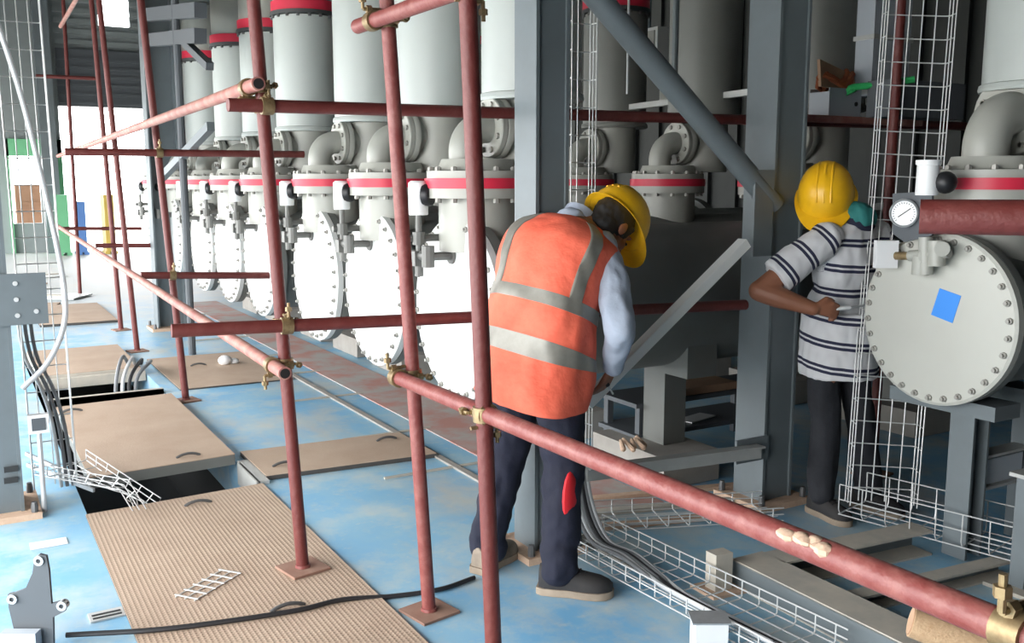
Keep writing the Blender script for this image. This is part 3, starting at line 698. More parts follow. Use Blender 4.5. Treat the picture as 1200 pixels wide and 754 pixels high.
# ================================================================== WIRE MESH TRAYS
def tray(label, path, up, w, h, pitch=.1, r=.003, nb=4, two=True):
    """U-shaped wire basket along a polyline; 'up' is the open side at each segment"""
    t = thing('wire_tray', label, 'cable tray', path[0])
    path = [V(p) for p in path]; ups = [V(u).normalized() for u in up]; n = len(path)
    tang = [(path[min(i + 1, n - 1)] - path[max(i - 1, 0)]).normalized() for i in range(n)]
    side = [tang[i].cross(ups[i]).normalized() for i in range(n)]
    prof = [(-w / 2, h), (-w / 2, h * .5)] + [(-w / 2 + w * k / nb, 0) for k in range(nb + 1)] + [(w / 2, h * .5), (w / 2, h)]
    for a, b in prof:                                              # wires along the tray
        MB().tube([path[i] + side[i] * a + ups[i] * b for i in range(n)], r, 6).build('wire', 'wire', t)
    L = sum((path[i + 1] - path[i]).length for i in range(n - 1)); k = 0; s_ = 0.0
    while s_ <= L:
        acc = 0
        for i in range(n - 1):
            l = (path[i + 1] - path[i]).length
            if acc + l >= s_ - 1e-6: f = (s_ - acc) / l; break
            acc += l
        p = path[i].lerp(path[i + 1], f); sd_ = side[i].lerp(side[i + 1], f); u_ = ups[i].lerp(ups[i + 1], f)
        q = [p + sd_ * a + u_ * b for a, b in ((-w / 2, h), (-w / 2, 0), (w / 2, 0), (w / 2, h))]
        MB().tube([q[0], q[1] + (q[0] - q[1]) * .15, q[1] + (q[2] - q[1]) * .05, q[2] + (q[1] - q[2]) * .05, q[2] + (q[3] - q[2]) * .15, q[3]], r, 6).build('wire', 'wire', t)
        s_ += pitch
    return t
# tray along the floor in front of the bending worker
a, b, c = FL(676, 628, .05), FL(760, 672, .05), FL(960, 775, .05)
tray('wire basket tray running along the blue floor to the bottom edge', [a, b, c], [Z, Z, Z], .28, .07, .085)
a, b = FL(700, 612, .05), FL(905, 600, .05)
tray('low wire basket tray branching across the floor towards the right-hand column', [a, b], [Z, Z], .24, .06, .10)
t = thing('floor_block', 'small white block under the floor wire tray at the bottom edge', 'block', FL(830, 762))
c = FL(830, 764)
MB().obox(c + Z * .06, RT * .055, FH * .05, Z * .06).build('block', 'white_plastic', t, smooth=0); MB().obox(c + Z * .123, RT * .065, FH * .05, Z * .003).build('cap', 'galvanized', t, smooth=0)
# tall tray at the right, turning into a floor basket in front of the tank
fa = V((-.55, -.83, 0)).normalized()
top = W(1060, -60, 4.47); mid = W(1058, 200, 4.48); low = W(1036, 520, 4.43); low2 = V((low.x, low.y, .22))
topz = V((mid.x + .03, mid.y - .02, 3.4))
tray('tall upright wire mesh tray beside the worker in the striped shirt', [topz, V((mid.x + .01, mid.y, 1.7)), V((low.x, low.y, .75)), V((low2.x - .02, low2.y, .12))], [fa] * 4, .30, .08, .105, nb=5)
a = V((low2.x - .12, low2.y + .06, .09)); b = FL(1215, 652, .09)
tray('low wire basket tray running over the floor below the right tank', [a, b], [Z, Z], .26, .14, .11)
# upright tray beside the left column with its loose end over the trench
a = V((.30, 5.02, .05))
tray('upright wire tray clipped beside the left column', [V((.33, 5.33, 3.4)), V((.35, 5.32, 1.5)), V((.36, 5.3, .05))], [-YA] * 3, .20, .06, .13)
a, b = FL(72, 548, .10), FL(160, 585, .03)
tray('short wire basket piece hanging over the open trench', [a, b, b + V((.02, -.02, -.16))], [Z, (Z + XA).normalized(), XA], .30, .06, .09)
m = MB(); a, b = FL(32, 545, .08), FL(110, 575, .03)
for kk, k in enumerate((0, .05)): m = MB().bar(a + V((0, k, k)), b + V((0, k, k * .4)), .012, .02); tag(m.build('flat_bar', 'galvanized', org=b, smooth=0), ('lower flat galvanized bar from the left column to the trench edge', 'upper flat galvanized bar from the left column to the trench edge')[kk], 'bar', 'bars at the left column')
# conduits: the hanging one at the left, the bundle by the worker's knees
p = [PY(-6, 18, 5.0), PY(24, 110, 5.0), PY(48, 205, 5.0), PY(66, 285, 4.98), PY(76, 345, 4.96), PY(74, 385, 4.94), PY(56, 425, 4.92), PY(26, 456, 4.9)]
tag(MB().tube(bez(p, 40), .013, 10).build('hanging_conduit', 'conduit', org=p[-1]), 'pale flexible conduit hanging in a long curve at the left column', 'conduit')
for i in range(3):
    dx = i * 7
    p = [PY(20 + dx, 330, 5.3), PY(22 + dx, 380, 5.3), PY(30 + dx, 420, 5.3), PY(48 + dx, 455, 5.3), PY(62 + dx, 500, 5.3)]
    p.append(V((p[-1].x + .02, 5.3, .03)))
    tag(MB().tube(bez(p, 24), .009, 8).build('thin_cable', ('conduit', 'cable_grey', 'cable_grey')[i], org=p[-1]), ('pale thin cable dropping to the floor, nearest the left column', 'thin grey cable, middle one of three dropping beside the left column', 'thin grey cable farthest of three from the left column')[i], 'cable', 'cables behind the left column')
for i in range(6):
    dx = (i - 2.5) * 4.2
    p = [W(680 + dx * .5, 540, 4.3), W(682 + dx * .8, 575, 4.25), W(690 + dx, 610, 4.18), W(706 + dx, 640, 4.1), W(735 + dx, 668 - i * 1.5, 3.98)]
    e = FL(915 + dx * 1.6, 752 + i * 2, .06 + .012 * (i % 2)); m_ = FL(800 + dx * 1.4, 694 + i * 2, .06 + .012 * (i % 2)); p += [p[-1].lerp(m_, .5), m_, e]
    for q in p: q.z = max(q.z, .062)
    tag(MB().tube(bez(p, 30), .0095, 8).build('bundle_cable', ('cable_grey', 'conduit', 'cable_grey', 'black_cable', 'cable_grey', 'conduit')[i], org=p[-1]), ('grey', 'pale', 'dark grey', 'black', 'grey', 'pale')[i] + ' cable curving into the floor wire tray, ' + ('first', 'second', 'third', 'fourth', 'fifth', 'last')[i] + ' from the orange-vest worker', 'cable', 'cable bundle beside the orange-vest worker')

# ================================================================== BASE FRAMES AT THE RIGHT
def channel(label, p, q, w=.10, h=.11, inward=1, m_='dust_steel'):
    p, q = V(p), V(q); d = (q - p).normalized(); s = Z.cross(d).normalized() * inward
    t = thing('base_channel', label, 'steel channel', (p + q) / 2)
    MB().obox((p + q) / 2 + s * w / 2 + Z * (h - .005), (q - p) / 2, s * w / 2, Z * .005).build('top_flange', 'dust_steel', t, smooth=0)
    MB().obox((p + q) / 2 + s * .005 + Z * (h / 2), (q - p) / 2, s * .005, Z * (h / 2 - .005)).build('web', 'steel_paint', t, smooth=0)
    MB().obox((p + q) / 2 + s * w / 2 + Z * .004, (q - p) / 2, s * w / 2, Z * .004).build('bottom_flange', m_, t, smooth=0)
    return t
hz = .11
A = FL(858, 655, hz); B = FL(1090, 770, hz); Cc = FL(1068, 612, hz)
A.z = B.z = Cc.z = 0
uY = (B - A).normalized(); uX = (Cc - A).normalized()
channel('dusty steel channel of the base frame running towards the bottom edge', A, B, .16, hz, 1)
channel('dusty steel channel at the back of the base frame, past the striped-shirt worker', A + uX * .162, Cc, .12, hz, -1)
a = A + uY * .35 + uX * .16
channel('dusty steel channel crossing the middle of the base frame', a, a + uX * .9, .07, hz * .6, -1)
a = A + uY * .82 + uX * .16
channel('dusty steel channel crossing the base frame near the bottom right corner', a, a + uX * .95, .16, hz, -1)
a = A - uX * .02 + uY * .02
t = thing('channel_stub', 'short upright steel stub at the corner of the base frame', 'steel stub', a)
MB().obox(a + Z * .08 - uX * .06, uX * .04, uY * .03, Z * .08).build('stub', 'dust_steel', t, smooth=0); MB().obox(a + Z * .006 - uX * .06, uX * .08, uY * .07, Z * .006).build('stub_plate', 'mortar', t, smooth=0)
for k in range(3):
    p, q = FL(690, 588 + k * 17), FL(880, 570 + k * 17)
    tag(MB().bar(p + Z * .012, q + Z * .012, .045, .022).build('floor_batten', 'mortar' if k != 1 else 'dust_steel', org=p, smooth=0), ('dusty batten on the floor farthest behind the floor tray', 'middle dusty batten on the floor behind the floor tray', 'dusty batten on the floor nearest the floor tray')[k], 'batten')
# timber under the long rail at the bottom right
p, q = W(1068, 728, 2.0), W(1175, 765, 1.95)
t = thing('timber_block', 'rough brown timber end below the long rail at the bottom edge', 'timber', p)
MB().tube([p, p.lerp(q, .3), p.lerp(q, .7), q], [.034, .037, .036, .035], 12).build('timber', 'wood_raw', t)
MB().lathe([(.030, -.002), (.030, .001)], p, q - p, 12).build('cut_end', 'cardboard', t)
MB().box(q.x - .05, q.x + .05, q.y - .05, q.y + .05, 0, q.z - .03).build('prop_block', 'wood_raw', t, smooth=0)

# ================================================================== PEOPLE
def blob(mb, name, m_, parent, voxel=.007, smooth=6, factor=.5, wrinkle=0.0, wscale=14, ws=(1, 1, .5)):
    """weld overlapping closed forms into one continuous surface"""
    me = mb.mesh(name + '_src', (0, 0, 0), 0); ob = bpy.data.objects.new(name + '_src', me); C.objects.link(ob)
    r = ob.modifiers.new('r', 'REMESH'); r.mode = 'VOXEL'; r.voxel_size = voxel; r.use_smooth_shade = True
    s = ob.modifiers.new('s', 'SMOOTH'); s.factor = factor; s.iterations = smooth
    dg = bpy.context.evaluated_depsgraph_get(); dg.update()
    out = bpy.data.meshes.new_from_object(ob.evaluated_get(dg)); bpy.data.objects.remove(ob); bpy.data.meshes.remove(me)
    out.name = name; o_ = ORG[parent.name]
    if wrinkle:
        nr = [v.normal.copy() for v in out.vertices]
        for v, n_ in zip(out.vertices, nr):
            q = V((v.co.x * ws[0], v.co.y * ws[1], v.co.z * ws[2])) * wscale
            v.co += n_ * wrinkle * (noise.noise(q) + .5 * noise.noise(q * 2.1))
    for v in out.vertices: v.co -= o_
    out.materials.clear(); out.materials.append(MATS[m_])
    for p in out.polygons: p.use_smooth = True; p.material_index = 0
    ob = bpy.data.objects.new(name, out); C.objects.link(ob); ob.parent = parent; ORG[ob.name] = o_
    return ob
def loft(rings, nu=48, exp=2.4, closed_top=False, th=0.0):
    """rings: (centre, right vec * rx, forward vec * ry); returns evaluator S(u in 0..1, v in 0..1)"""
    n = len(rings)
    def S(u, v, off=0.0):
        x = v * (n - 1); k = min(int(x), n - 2); t = x - k
        def cr(i):
            a, b, c, d = [rings[min(max(j, 0), n - 1)][i] for j in (k - 1, k, k + 1, k + 2)]
            return .5 * ((2 * b) + (c - a) * t + (2 * a - 5 * b + 4 * c - d) * t * t + (3 * b - a - 3 * c + d) * t ** 3)
        c, a, b = cr(0), cr(1), cr(2); g = 2 * PI * u
        cs, sn = math.cos(g), math.sin(g); e = 2 / exp
        q = a * (abs(cs) ** e * (1 if cs >= 0 else -1)) + b * (abs(sn) ** e * (1 if sn >= 0 else -1))
        return c + q + (q.normalized() * off if q.length > 1e-6 else V((0, 0, 0)))
    return S
def surf(S, u0, u1, v0, v1, nu, nv, th, off=0.0, wr=0.0, seed=0, close=False, uv=None):
    """thick patch of a lofted surface"""
    mb = MB(); P = []; Q = []
    for j in range(nv + 1):
        for i in range(nu + (0 if close else 1)):
            u = u0 + (u1 - u0) * i / nu; v = v0 + (v1 - v0) * j / nv
            if uv: u, v = uv(u, v)
            p = S(u, v, off); f = 0
            if wr:
                q = S(u, v, 0) * 1.0; f = wr * (noise.noise(V((q.x * 9 + seed, q.y * 9, q.z * 4))) + .6 * noise.noise(V((q.x * 20, q.y * 20 + seed, q.z * 9))))
            P.append(S(u, v, off + f)); Q.append(S(u, v, off + f - th))
    w_ = nu + (0 if close else 1); N_ = len(P); mb.v = P + Q
    for j in range(nv):
        for i in range(nu):
            i2 = (i + 1) % w_ if close else i + 1
            a, b, c, d = j * w_ + i, j * w_ + i2, (j + 1) * w_ + i2, (j + 1) * w_ + i
            mb.f.append([a, b, c, d]); mb.f.append([N_ + d, N_ + c, N_ + b, N_ + a])
    for i in range(nu):
        i2 = (i + 1) % w_ if close else i + 1
        mb.f.append([i2, i, N_ + i, N_ + i2]); e = nv * w_; mb.f.append([e + i, e + i2, N_ + e + i2, N_ + e + i])
    if not close:
        for j in range(nv):
            a, b = j * w_, (j + 1) * w_; mb.f.append([a, b, N_ + b, N_ + a]); a += nu; b += nu; mb.f.append([b, a, N_ + a, N_ + b])
    return mb
def rotm(x, y, z): return Matrix((x, y, z)).transposed()
def shoe(parent, heel, toe, up=Z, up_m='boot_dark', sole_m='boot_sole', w_=.052, high=.13):
    heel, toe = V(heel), V(toe); d = (toe - heel); L = d.length; d.normalize(); s = d.cross(Z).normalized()
    out = [(0, .62), (.08, .86), (.25, .9), (.45, .86), (.62, 1.0), (.78, 1.04), (.9, .86), (.97, .5), (1.0, .15)]
    poly = [(t * L, k * w_) for t, k in out] + [(t * L, -k * w_) for t, k in out[::-1]]
    so = MB().prism(poly, d, s, heel + Z * .002, Z * .028).build('sole', sole_m, parent)
    hs = [(0.03, .6, .085), (.12, .82, .10), (.25, .84, .10), (.38, .80, .088), (.52, .86, .072), (.68, .95, .062), (.82, .92, .054), (.93, .66, .042), (.985, .3, .03)]
    mb = MB(); n = 14; o = 0
    for t, k, h in hs:
        for i in range(n):
            g = PI * i / (n - 1); mb.v.append(heel + d * (t * L) + s * (math.cos(g) * k * w_ * .97) + Z * (.026 + (h * abs(math.sin(g)) ** .75)))
    for j in range(len(hs) - 1):
        for i in range(n - 1): mb.f.append([j * n + i, j * n + i + 1, (j + 1) * n + i + 1, (j + 1) * n + i])
    for j in range(len(hs) - 1): mb.f.append([j * n, (j + 1) * n, (j + 1) * n + n - 1, j * n + n - 1])
    mb.f.append(list(range(n))); e = (len(hs) - 1) * n; mb.f.append([e + i for i in range(n)][::-1])
    ank = heel + d * (.28 * L)
    mb.tube([ank + Z * .06, ank + Z * high * .8, ank + Z * high], [.046, .047, .05], 14)
    up_ = mb.build('shoe', up_m, parent, smooth=60)
    so.parent = up_
    la = MB()
    for k in range(4):
        c = heel + d * ((.42 + k * .07) * L) + Z * (.026 + .088 - k * .009); la.tube([c - s * .024 - Z * .004, c + Z * .004, c + s * .024 - Z * .004], .0035, 6)
    la.build('laces', 'black_plastic', up_)['kind'] = 'stuff'; return up_
def hand(mb, wrist, dirv, palm_n, thumb_side, curl=.6, sc_=1.0, spread=.0):
    """palm + five unequal curled fingers; dirv: along the hand, palm_n: out of the palm, thumb_side: side unit vector"""
    d, n_, s = V(dirv).normalized(), V(palm_n).normalized(), V(thumb_side).normalized()
    c = V(wrist)
    for k in (-1.2, -.4, .4, 1.2): mb.capsule(c + s * (k * .010 * sc_) + d * .012, c + d * .078 * sc_ + s * (k * .0205 * sc_), .015 * sc_, .0125 * sc_, 10)
    lens = (.068, .078, .074, .060)
    for i, k in enumerate((1.5, .5, -.5, -1.5)):
        p = c + d * .085 * sc_ + s * (k * .0205 * sc_); a = curl * .5; L = lens[i] * sc_
        for seg, r0, r1 in ((.45, .0100, .0092), (.32, .0092, .0085), (.23, .0085, .0075)):
            dr = d * math.cos(a) + n_ * math.sin(a); q = p + dr * L * seg * 1.15; mb.capsule(p, q, r0 * sc_, r1 * sc_, 10); p = q; a += curl * .9
    p = c + d * .022 * sc_ + s * .022 * sc_; td = (s * .75 + d * .6 + n_ * .35).normalized()
    q = p + td * .042 * sc_; mb.capsule(p, q, .015 * sc_, .012 * sc_, 10)
    td = (d * .8 + s * .15 + n_ * .6).normalized(); e = q + td * .032 * sc_; mb.capsule(q, e, .0115 * sc_, .010 * sc_, 10); mb.capsule(e, e + (td + n_ * .3).normalized() * .022 * sc_, .010 * sc_, .0085 * sc_, 10)
def head_forms(mb, c, f, r, u):
    """c: centre of the skull, f: face direction, r: person's right, u: up of the head"""
    R3 = rotm(r, f, u)
    mb.ball(c + u * .03 - f * .012, (.076, .094, .088), 18, R3); mb.ball(c - u * .045 + f * .022, (.058, .070, .072), 16, R3)
    mb.ball(c - u * .092 + f * .048, (.032, .032, .026), 12, R3)                        # chin
    mb.capsule(c + f * .088 + u * .012, c + f * .104 - u * .026, .009, .014, 10); mb.ball(c + f * .094 - u * .032, (.019, .012, .009), 10, R3)   # nose
    mb.ball(c + f * .082 - u * .064, (.026, .012, .007), 10, R3); mb.ball(c + f * .080 - u * .075, (.022, .011, .007), 10, R3)                    # lips
    for s in (-1, 1):
        mb.ball(c + f * .076 + u * .028 + r * s * .032, (.024, .012, .008), 10, R3)      # brow
        mb.ball(c + f * .078 + u * .004 + r * s * .031, (.012, .008, .007), 10, R3)      # eye
        mb.ball(c - f * .012 - u * .01 + r * s * .079, (.010, .022, .033), 10, R3)       # ear
        mb.ball(c + f * .058 - u * .03 + r * s * .04, (.022, .024, .024), 10, R3)        # cheek
def eyes(parent, c, f, r, u):
    for s in (-1, 1): MB().ball(c + f * .083 + u * .003 + r * s * .031, (.010, .010, .006), 10, rotm(r, f, u)).build('eye', 'dial_black', parent)
def hard_hat(parent, c, f, r, u, s=1.0, m_='helmet_yellow'):
    """shell, ridge, peak and band"""
    mb = MB(); nu, nv = 40, 14; a, b, h = .122 * s, .148 * s, .152 * s
    for j in range(nv + 1):
        v = j / nv; z_ = h * math.sin(v * PI / 2); k = math.cos(v * PI / 2) ** .82
        for i in range(nu):
            g = 2 * PI * i / nu; x, y = math.cos(g), math.sin(g); w_ = max(k, .001)
            bul = 1 + .03 * math.exp(-(x / .25) ** 2) * v
            mb.v.append(c + r * (a * x * w_) + f * (b * y * w_) + u * (z_ * bul))
    for j in range(nv):
        for i in range(nu): i2 = (i + 1) % nu; mb.f.append([j * nu + i, j * nu + i2, (j + 1) * nu + i2, (j + 1) * nu + i])
    mb.f.append([nv * nu + i for i in range(nu)])
    o = len(mb.v)
    for g_ in range(nu): mb.v.append(mb.v[g_] * 1.0)
    for i in range(nu): mb.v[o + i] = c + (mb.v[i] - c) * .965
    for i in range(nu): i2 = (i + 1) % nu; mb.f.append([i2, i, o + i, o + i2])
    mb.v.append(c + u * h * .9); T = len(mb.v) - 1
    for i in range(nu): i2 = (i + 1) % nu; mb.f.append([o + i2, o + i, T])
    hat = mb.build('hard_hat', m_, parent, smooth=60)
    br = MB(); n = 48                                            # brim: narrow all round, long peak in front
    for lay in (0, -.004):
        for i in range(n):
            g = 2 * PI * i / n; x, y = math.cos(g), math.sin(g); pk = max(0, y) ** 3
            i_ = c + r * (a * x * .98) + f * (b * y * .98) + u * (.002 + lay)
            e = (.016 + .052 * pk) * s; o_ = c + r * ((a + e * .8) * x) + f * ((b + e) * y) + u * (-.008 - .016 * pk + lay)
            br.v += [i_, o_]
    for i in range(n):
        j = (i + 1) % n; A_, B_ = 2 * i, 2 * j; N_ = 2 * n
        br.f += [[A_, A_ + 1, B_ + 1, B_], [N_ + B_, N_ + B_ + 1, N_ + A_ + 1, N_ + A_], [A_ + 1, N_ + A_ + 1, N_ + B_ + 1, B_ + 1], [A_, B_, N_ + B_, N_ + A_]]
    br.build('brim', m_, hat, smooth=50)
    for k in (-.03, 0, .03):
        pts = []
        for i in range(15):
            g = math.radians(28 + 124 * i / 14); pts.append(c + r * k * s + f * (b * math.cos(g) * math.sqrt(max(0, 1 - (k / a) ** 2)) * 1.0) + u * (h * math.sin(g) ** .95 * (1 - .35 * (k / a) ** 2)))
        MB().tube(pts, .006 * s, 8).build('ridge', m_, hat)
    return hat

# ---------------------------------------------------------------- worker in the orange vest, bent over with the back to us
az = math.radians(40); f1 = FH * math.cos(az) + RT * math.sin(az); r1 = f1.cross(Z).normalized()
hc = W(630, 420, 3.78); hc.z = .92
P1 = thing('person', 'person in orange safety vest and yellow hard hat bending over, back turned', 'person', V((hc.x, hc.y, 0)))
aR, aL = FL(655, 694) + Z * .10, FL(572, 666) + Z * .10
hipR, hipL = hc + r1 * .09, hc - r1 * .09
kR = hipR.lerp(aR, .5) + f1 * .045; kL = hipL.lerp(aL, .5) + f1 * .03
ch = hc + f1 * .10 + Z * .29; nb_ = hc + f1 * .215 + Z * .515                          # chest, base of the neck
tu = (nb_ - hc).normalized(); tf = r1.cross(tu) * -1
tf = tf if tf.dot(f1) > 0 else -tf
shR, shL = nb_ - tu * .10 + r1 * .160 + f1 * .03, nb_ - tu * .065 - r1 * .17 + f1 * .0
elR = W(727, 386, 3.63); wrR = W(718, 432, 3.80); elL = W(590, 366, 3.98); wrL = elL + f1 * .22 - Z * .06 + r1 * .06
hd = W(716, 268, 3.90); hf = (f1 * .55 - Z * .82 + RT * .12).normalized(); hr = hf.cross(Z).normalized(); hu = hr.cross(hf).normalized()
mb = MB()
mb.ball(hc, (.155, .115, .13), 16, rotm(r1, tf, tu)); mb.ball(hc.lerp(ch, .5), (.14, .10, .16), 16, rotm(r1, tf, tu)); mb.ball(ch, (.155, .11, .17), 16, rotm(r1, tf, tu))
mb.ball(nb_ - tu * .06, (.16, .085, .09), 14, rotm(r1, tf, tu))
for s_, h_, k_, a_ in ((1, hipR, kR, aR), (-1, hipL, kL, aL)): mb.capsule(h_, k_, .082, .056); mb.capsule(k_, a_, .054, .036); mb.capsule(a_ - Z * .04, a_ - Z * .06 + f1 * .11, .034, .026)
for s_, e_, w_ in ((shR, elR, wrR), (shL, elL, wrL)): mb.capsule(s_, e_, .050, .038); mb.capsule(e_, w_, .038, .026); mb.capsule(nb_ - tu * .05, s_, .06, .055)
mb.capsule(nb_ - tu * .02, hd - hu * .04 - hf * .02, .058, .056); head_forms(mb, hd, hf, hr, hu)
dv = (W(704, 458, 3.86) - wrR).normalized(); hand(mb, wrR, dv, -r1 * .5 + f1 * -.5, (f1 - dv * f1.dot(dv)), .7)
hand(mb, wrL, (f1 * .8 - Z * .6), r1, Z, .6)
bd = blob(mb, 'body', 'skin', P1, .0055, 4); eyes(bd, hd, hf, hr, hu)
# hair: cap of short black hair over the back of the skull
mb = MB(); R3 = rotm(hr, hf, hu)
mb.ball(hd + hu * .034 - hf * .022, (.088, .098, .094), 18, R3); mb.ball(hd - hu * .03 - hf * .045, (.074, .060, .072), 14, R3)
for s_ in (-1, 1): mb.capsule(hd + hr * s_ * .078 + hf * .03 + hu * .03, hd + hr * s_ * .076 + hf * .022 - hu * .03, .012, .008, 8)
blob(mb, 'hair', 'hair', P1, .007, 4, wrinkle=.004, wscale=60)
hard_hat(P1, hd + hu * .035 + hf * .0, hf, hr, hu, 1.02)
# shirt with long sleeves
mb = MB(); mb.ball(hc + tu * .05, (.178, .13, .16), 16, rotm(r1, tf, tu)); mb.ball(hc.lerp(ch, .6), (.172, .125, .19), 16, rotm(r1, tf, tu)); mb.ball(ch + tu * .05, (.178, .128, .18), 16, rotm(r1, tf, tu)); mb.ball(nb_ - tu * .085, (.165, .10, .085), 14, rotm(r1, tf, tu))
for s_, e_, w_ in ((shR, elR, wrR), (shL, elL, wrL)): mb.capsule(s_, s_.lerp(e_, .5), .064, .072); mb.capsule(s_.lerp(e_, .5), e_, .072, .063); mb.capsule(e_, e_.lerp(w_, .93), .061, .045)
mb.capsule(nb_ - tu * .06, nb_ + tu * .0, .075, .066)
blob(mb, 'shirt', 'shirt_blue', P1, .010, 6, wrinkle=.009, wscale=17)
MB().lathe([(.064, 0), (.070, .0), (.068, .04), (.062, .04)], nb_ + tu * .004 + f1 * .035, (tu + f1 * .5).normalized(), 24, closed=True).build('collar', 'shirt_blue', P1)
# trousers
mb = MB(); mb.ball(hc, (.185, .145, .15), 16, rotm(r1, tf, tu)); mb.ball(hc - Z * .07 - f1 * .02, (.17, .14, .11), 16, rotm(r1, f1, Z))
for h_, k_, a_ in ((hipR, kR, aR), (hipL, kL, aL)): mb.capsule(h_, k_, .108, .086); mb.capsule(k_, a_ + Z * .03, .086, .072); mb.capsule(a_ + Z * .07, a_ - Z * .0, .076, .080)
tro = blob(mb, 'trousers', 'navy_cloth', P1, .010, 5, wrinkle=.013, wscale=11, ws=(1, 1, 1.1))
kp = W(661, 592, 3.64); mb = MB()
mb.ball(kR.lerp(aR, .34) + (W(700, 600, 3.5) - kR.lerp(aR, .34)).normalized() * .066, (.020, .046, .115), 14, rotm((r1 - Z * r1.dot(Z)).normalized(), f1, Z)); mb.build('knee_patch', 'patch_red', tro)
tR = (RT * .97 - FH * .2).normalized(); shoe(P1, V((aR.x, aR.y, 0)) - tR * .085, V((aR.x, aR.y, 0)) + tR * .215, w_=.062, high=.15)
tL = (f1 * .9 + FH * .2).normalized(); shoe(P1, V((aL.x, aL.y, 0)) - tL * .085, V((aL.x, aL.y, 0)) + tL * .195, up_m='boot_tan', w_=.055)
# vest
rings = []
for dz, fo, rx, ry in ((-.17, .0, .205, .165), (-.08, .0, .208, .165), (.05, 0, .208, .158), (.18, .0, .205, .152), (.31, .0, .212, .150), (.42, .006, .225, .162), (.485, .012, .208, .148), (.535, .018, .15, .112), (.56, .02, .088, .080)):
    k = dz / .56; c = hc + (f1 * .215 + Z * .515) * k + f1 * (.05 * math.sin(max(0, min(1, k)) * PI) * -1 + fo)
    rings.append((c + r1 * (.02 if dz < 0 else 0), (r1 - Z * (.18 if dz < 0 else .10)) * rx, (tf if dz > 0 else f1) * ry))
S1 = loft(rings, exp=2.5)
vest = surf(S1, 0, 1, 0, 1, 72, 44, .005, .018, .016, 3, close=True).build('safety_vest', 'vest_orange', P1, smooth=80)
def band(u0, u1, v0, v1, nu, nv, uv=None): surf(S1, u0, u1, v0, v1, nu, nv, .004, .0225, .010, 3, uv=uv).build('reflective_tape', 'vest_tape', vest, smooth=80)
for v0 in (.20, .385): surf(S1, 0, 1, v0, v0 + .05, 72, 5, .004, .0215, .016, 3, close=True).build('reflective_tape', 'vest_tape', vest, smooth=80)
for uc in (.665, .925):
    surf(S1, uc - .026, uc + .026, .43, .93, 6, 26, .004, .0215, .016, 3).build('reflective_tape', 'vest_tape', vest, smooth=80)
# armhole trims
# tool in the hand
p = wrR + dv * .07; q = W(716, 458, 3.84)
tl = thing('hand_tool', 'thin steel screwdriver in the hand of the worker in the vest', 'tool', p)
MB().cyl(p, p.lerp(q, .5) , .009, 10).build('grip', 'black_plastic', tl); MB().cyl(p.lerp(q, .45), q + (q - p) * .4, .004, 8).build('blade', 'galvanized', tl)

# ---------------------------------------------------------------- worker in the striped shirt, facing us, working at the right tank
az = math.radians(168); f2 = (FH * math.cos(az) + RT * math.sin(az) * 1.0).normalized(); f2 = (-FH * .84 + RT * .54).normalized(); r2 = f2.cross(Z).normalized()
D2_ = 4.62
hc = W(978, 428, D2_); base = V((hc.x, hc.y, 0))
P2 = thing('person', 'person in white and navy striped polo shirt and yellow hard hat', 'person', base)
aR = FL(962, 604) + Z * .09; aL = FL(1016, 598) + Z * .09
hc.z = .90; hipR, hipL = hc + r2 * .085, hc - r2 * .085
kR = hipR.lerp(aR, .5) + f2 * .012; kL = hipL.lerp(aL, .5) + f2 * .01
nb_ = hc + Z * .50 + f2 * .07; ch = hc + Z * .28 + f2 * .03; tu = (nb_ - hc).normalized(); tf = (f2 - tu * f2.dot(tu)).normalized()
shR, shL = nb_ - tu * .06 + r2 * .175, nb_ - tu * .06 - r2 * .175
elR = W(890, 341, 4.38); wrR = W(953, 362, 4.30); elL = W(1056, 345, 4.66); wrL = W(1044, 372, 4.52)
hd = W(968, 236, 4.53); hf = (f2 * .80 - Z * .60 + RT * -.70).normalized(); hr = hf.cross(Z).normalized(); hu = hr.cross(hf).normalized()
mb = MB(); R3 = rotm(r2, tf, tu)
mb.ball(hc, (.145, .11, .13), 16, R3); mb.ball(hc.lerp(ch, .5), (.135, .10, .16), 16, R3); mb.ball(ch, (.15, .105, .17), 16, R3); mb.ball(nb_ - tu * .06, (.155, .08, .085), 14, R3)
for h_, k_, a_ in ((hipR, kR, aR), (hipL, kL, aL)): mb.capsule(h_, k_, .078, .054); mb.capsule(k_, a_, .052, .036); mb.capsule(a_ - Z * .04, a_ - Z * .055 + f2 * .11, .032, .026)
for s_, e_, w_ in ((shR, elR, wrR), (shL, elL, wrL)): mb.capsule(s_, e_, .056, .049); mb.capsule(e_, e_.lerp(w_, .35), .050, .051); mb.capsule(e_.lerp(w_, .35), w_, .051, .032); mb.capsule(nb_ - tu * .05, s_, .06, .055)
mb.capsule(nb_ - tu * .02, hd - hu * .04 - hf * .02, .055, .054); head_forms(mb, hd, hf, hr, hu)
dv = (W(990, 364, 4.30) - wrR).normalized(); hand(mb, wrR, dv, (-Z * .5 + FH * .8).normalized(), (Z - dv * Z.dot(dv) + -FH * .3).normalized(), 1.25)
dl = (W(1026, 374, 4.48) - wrL).normalized(); hand(mb, wrL, dl, (-Z * .4 + FH * .8).normalized(), Z, 1.1)
bd = blob(mb, 'body', 'skin', P2, .0055, 4); eyes(bd, hd, hf, hr, hu)
mb = MB(); R3 = rotm(hr, hf, hu); mb.ball(hd + hu * .034 - hf * .024, (.086, .096, .092), 18, R3); mb.ball(hd - hu * .02 - hf * .05, (.07, .055, .06), 14, R3)
blob(mb, 'hair', 'hair', P2, .008, 4, wrinkle=.004, wscale=60)
hard_hat(P2, hd + hu * .035 + hf * .005, hf, hr, hu, 1.06)
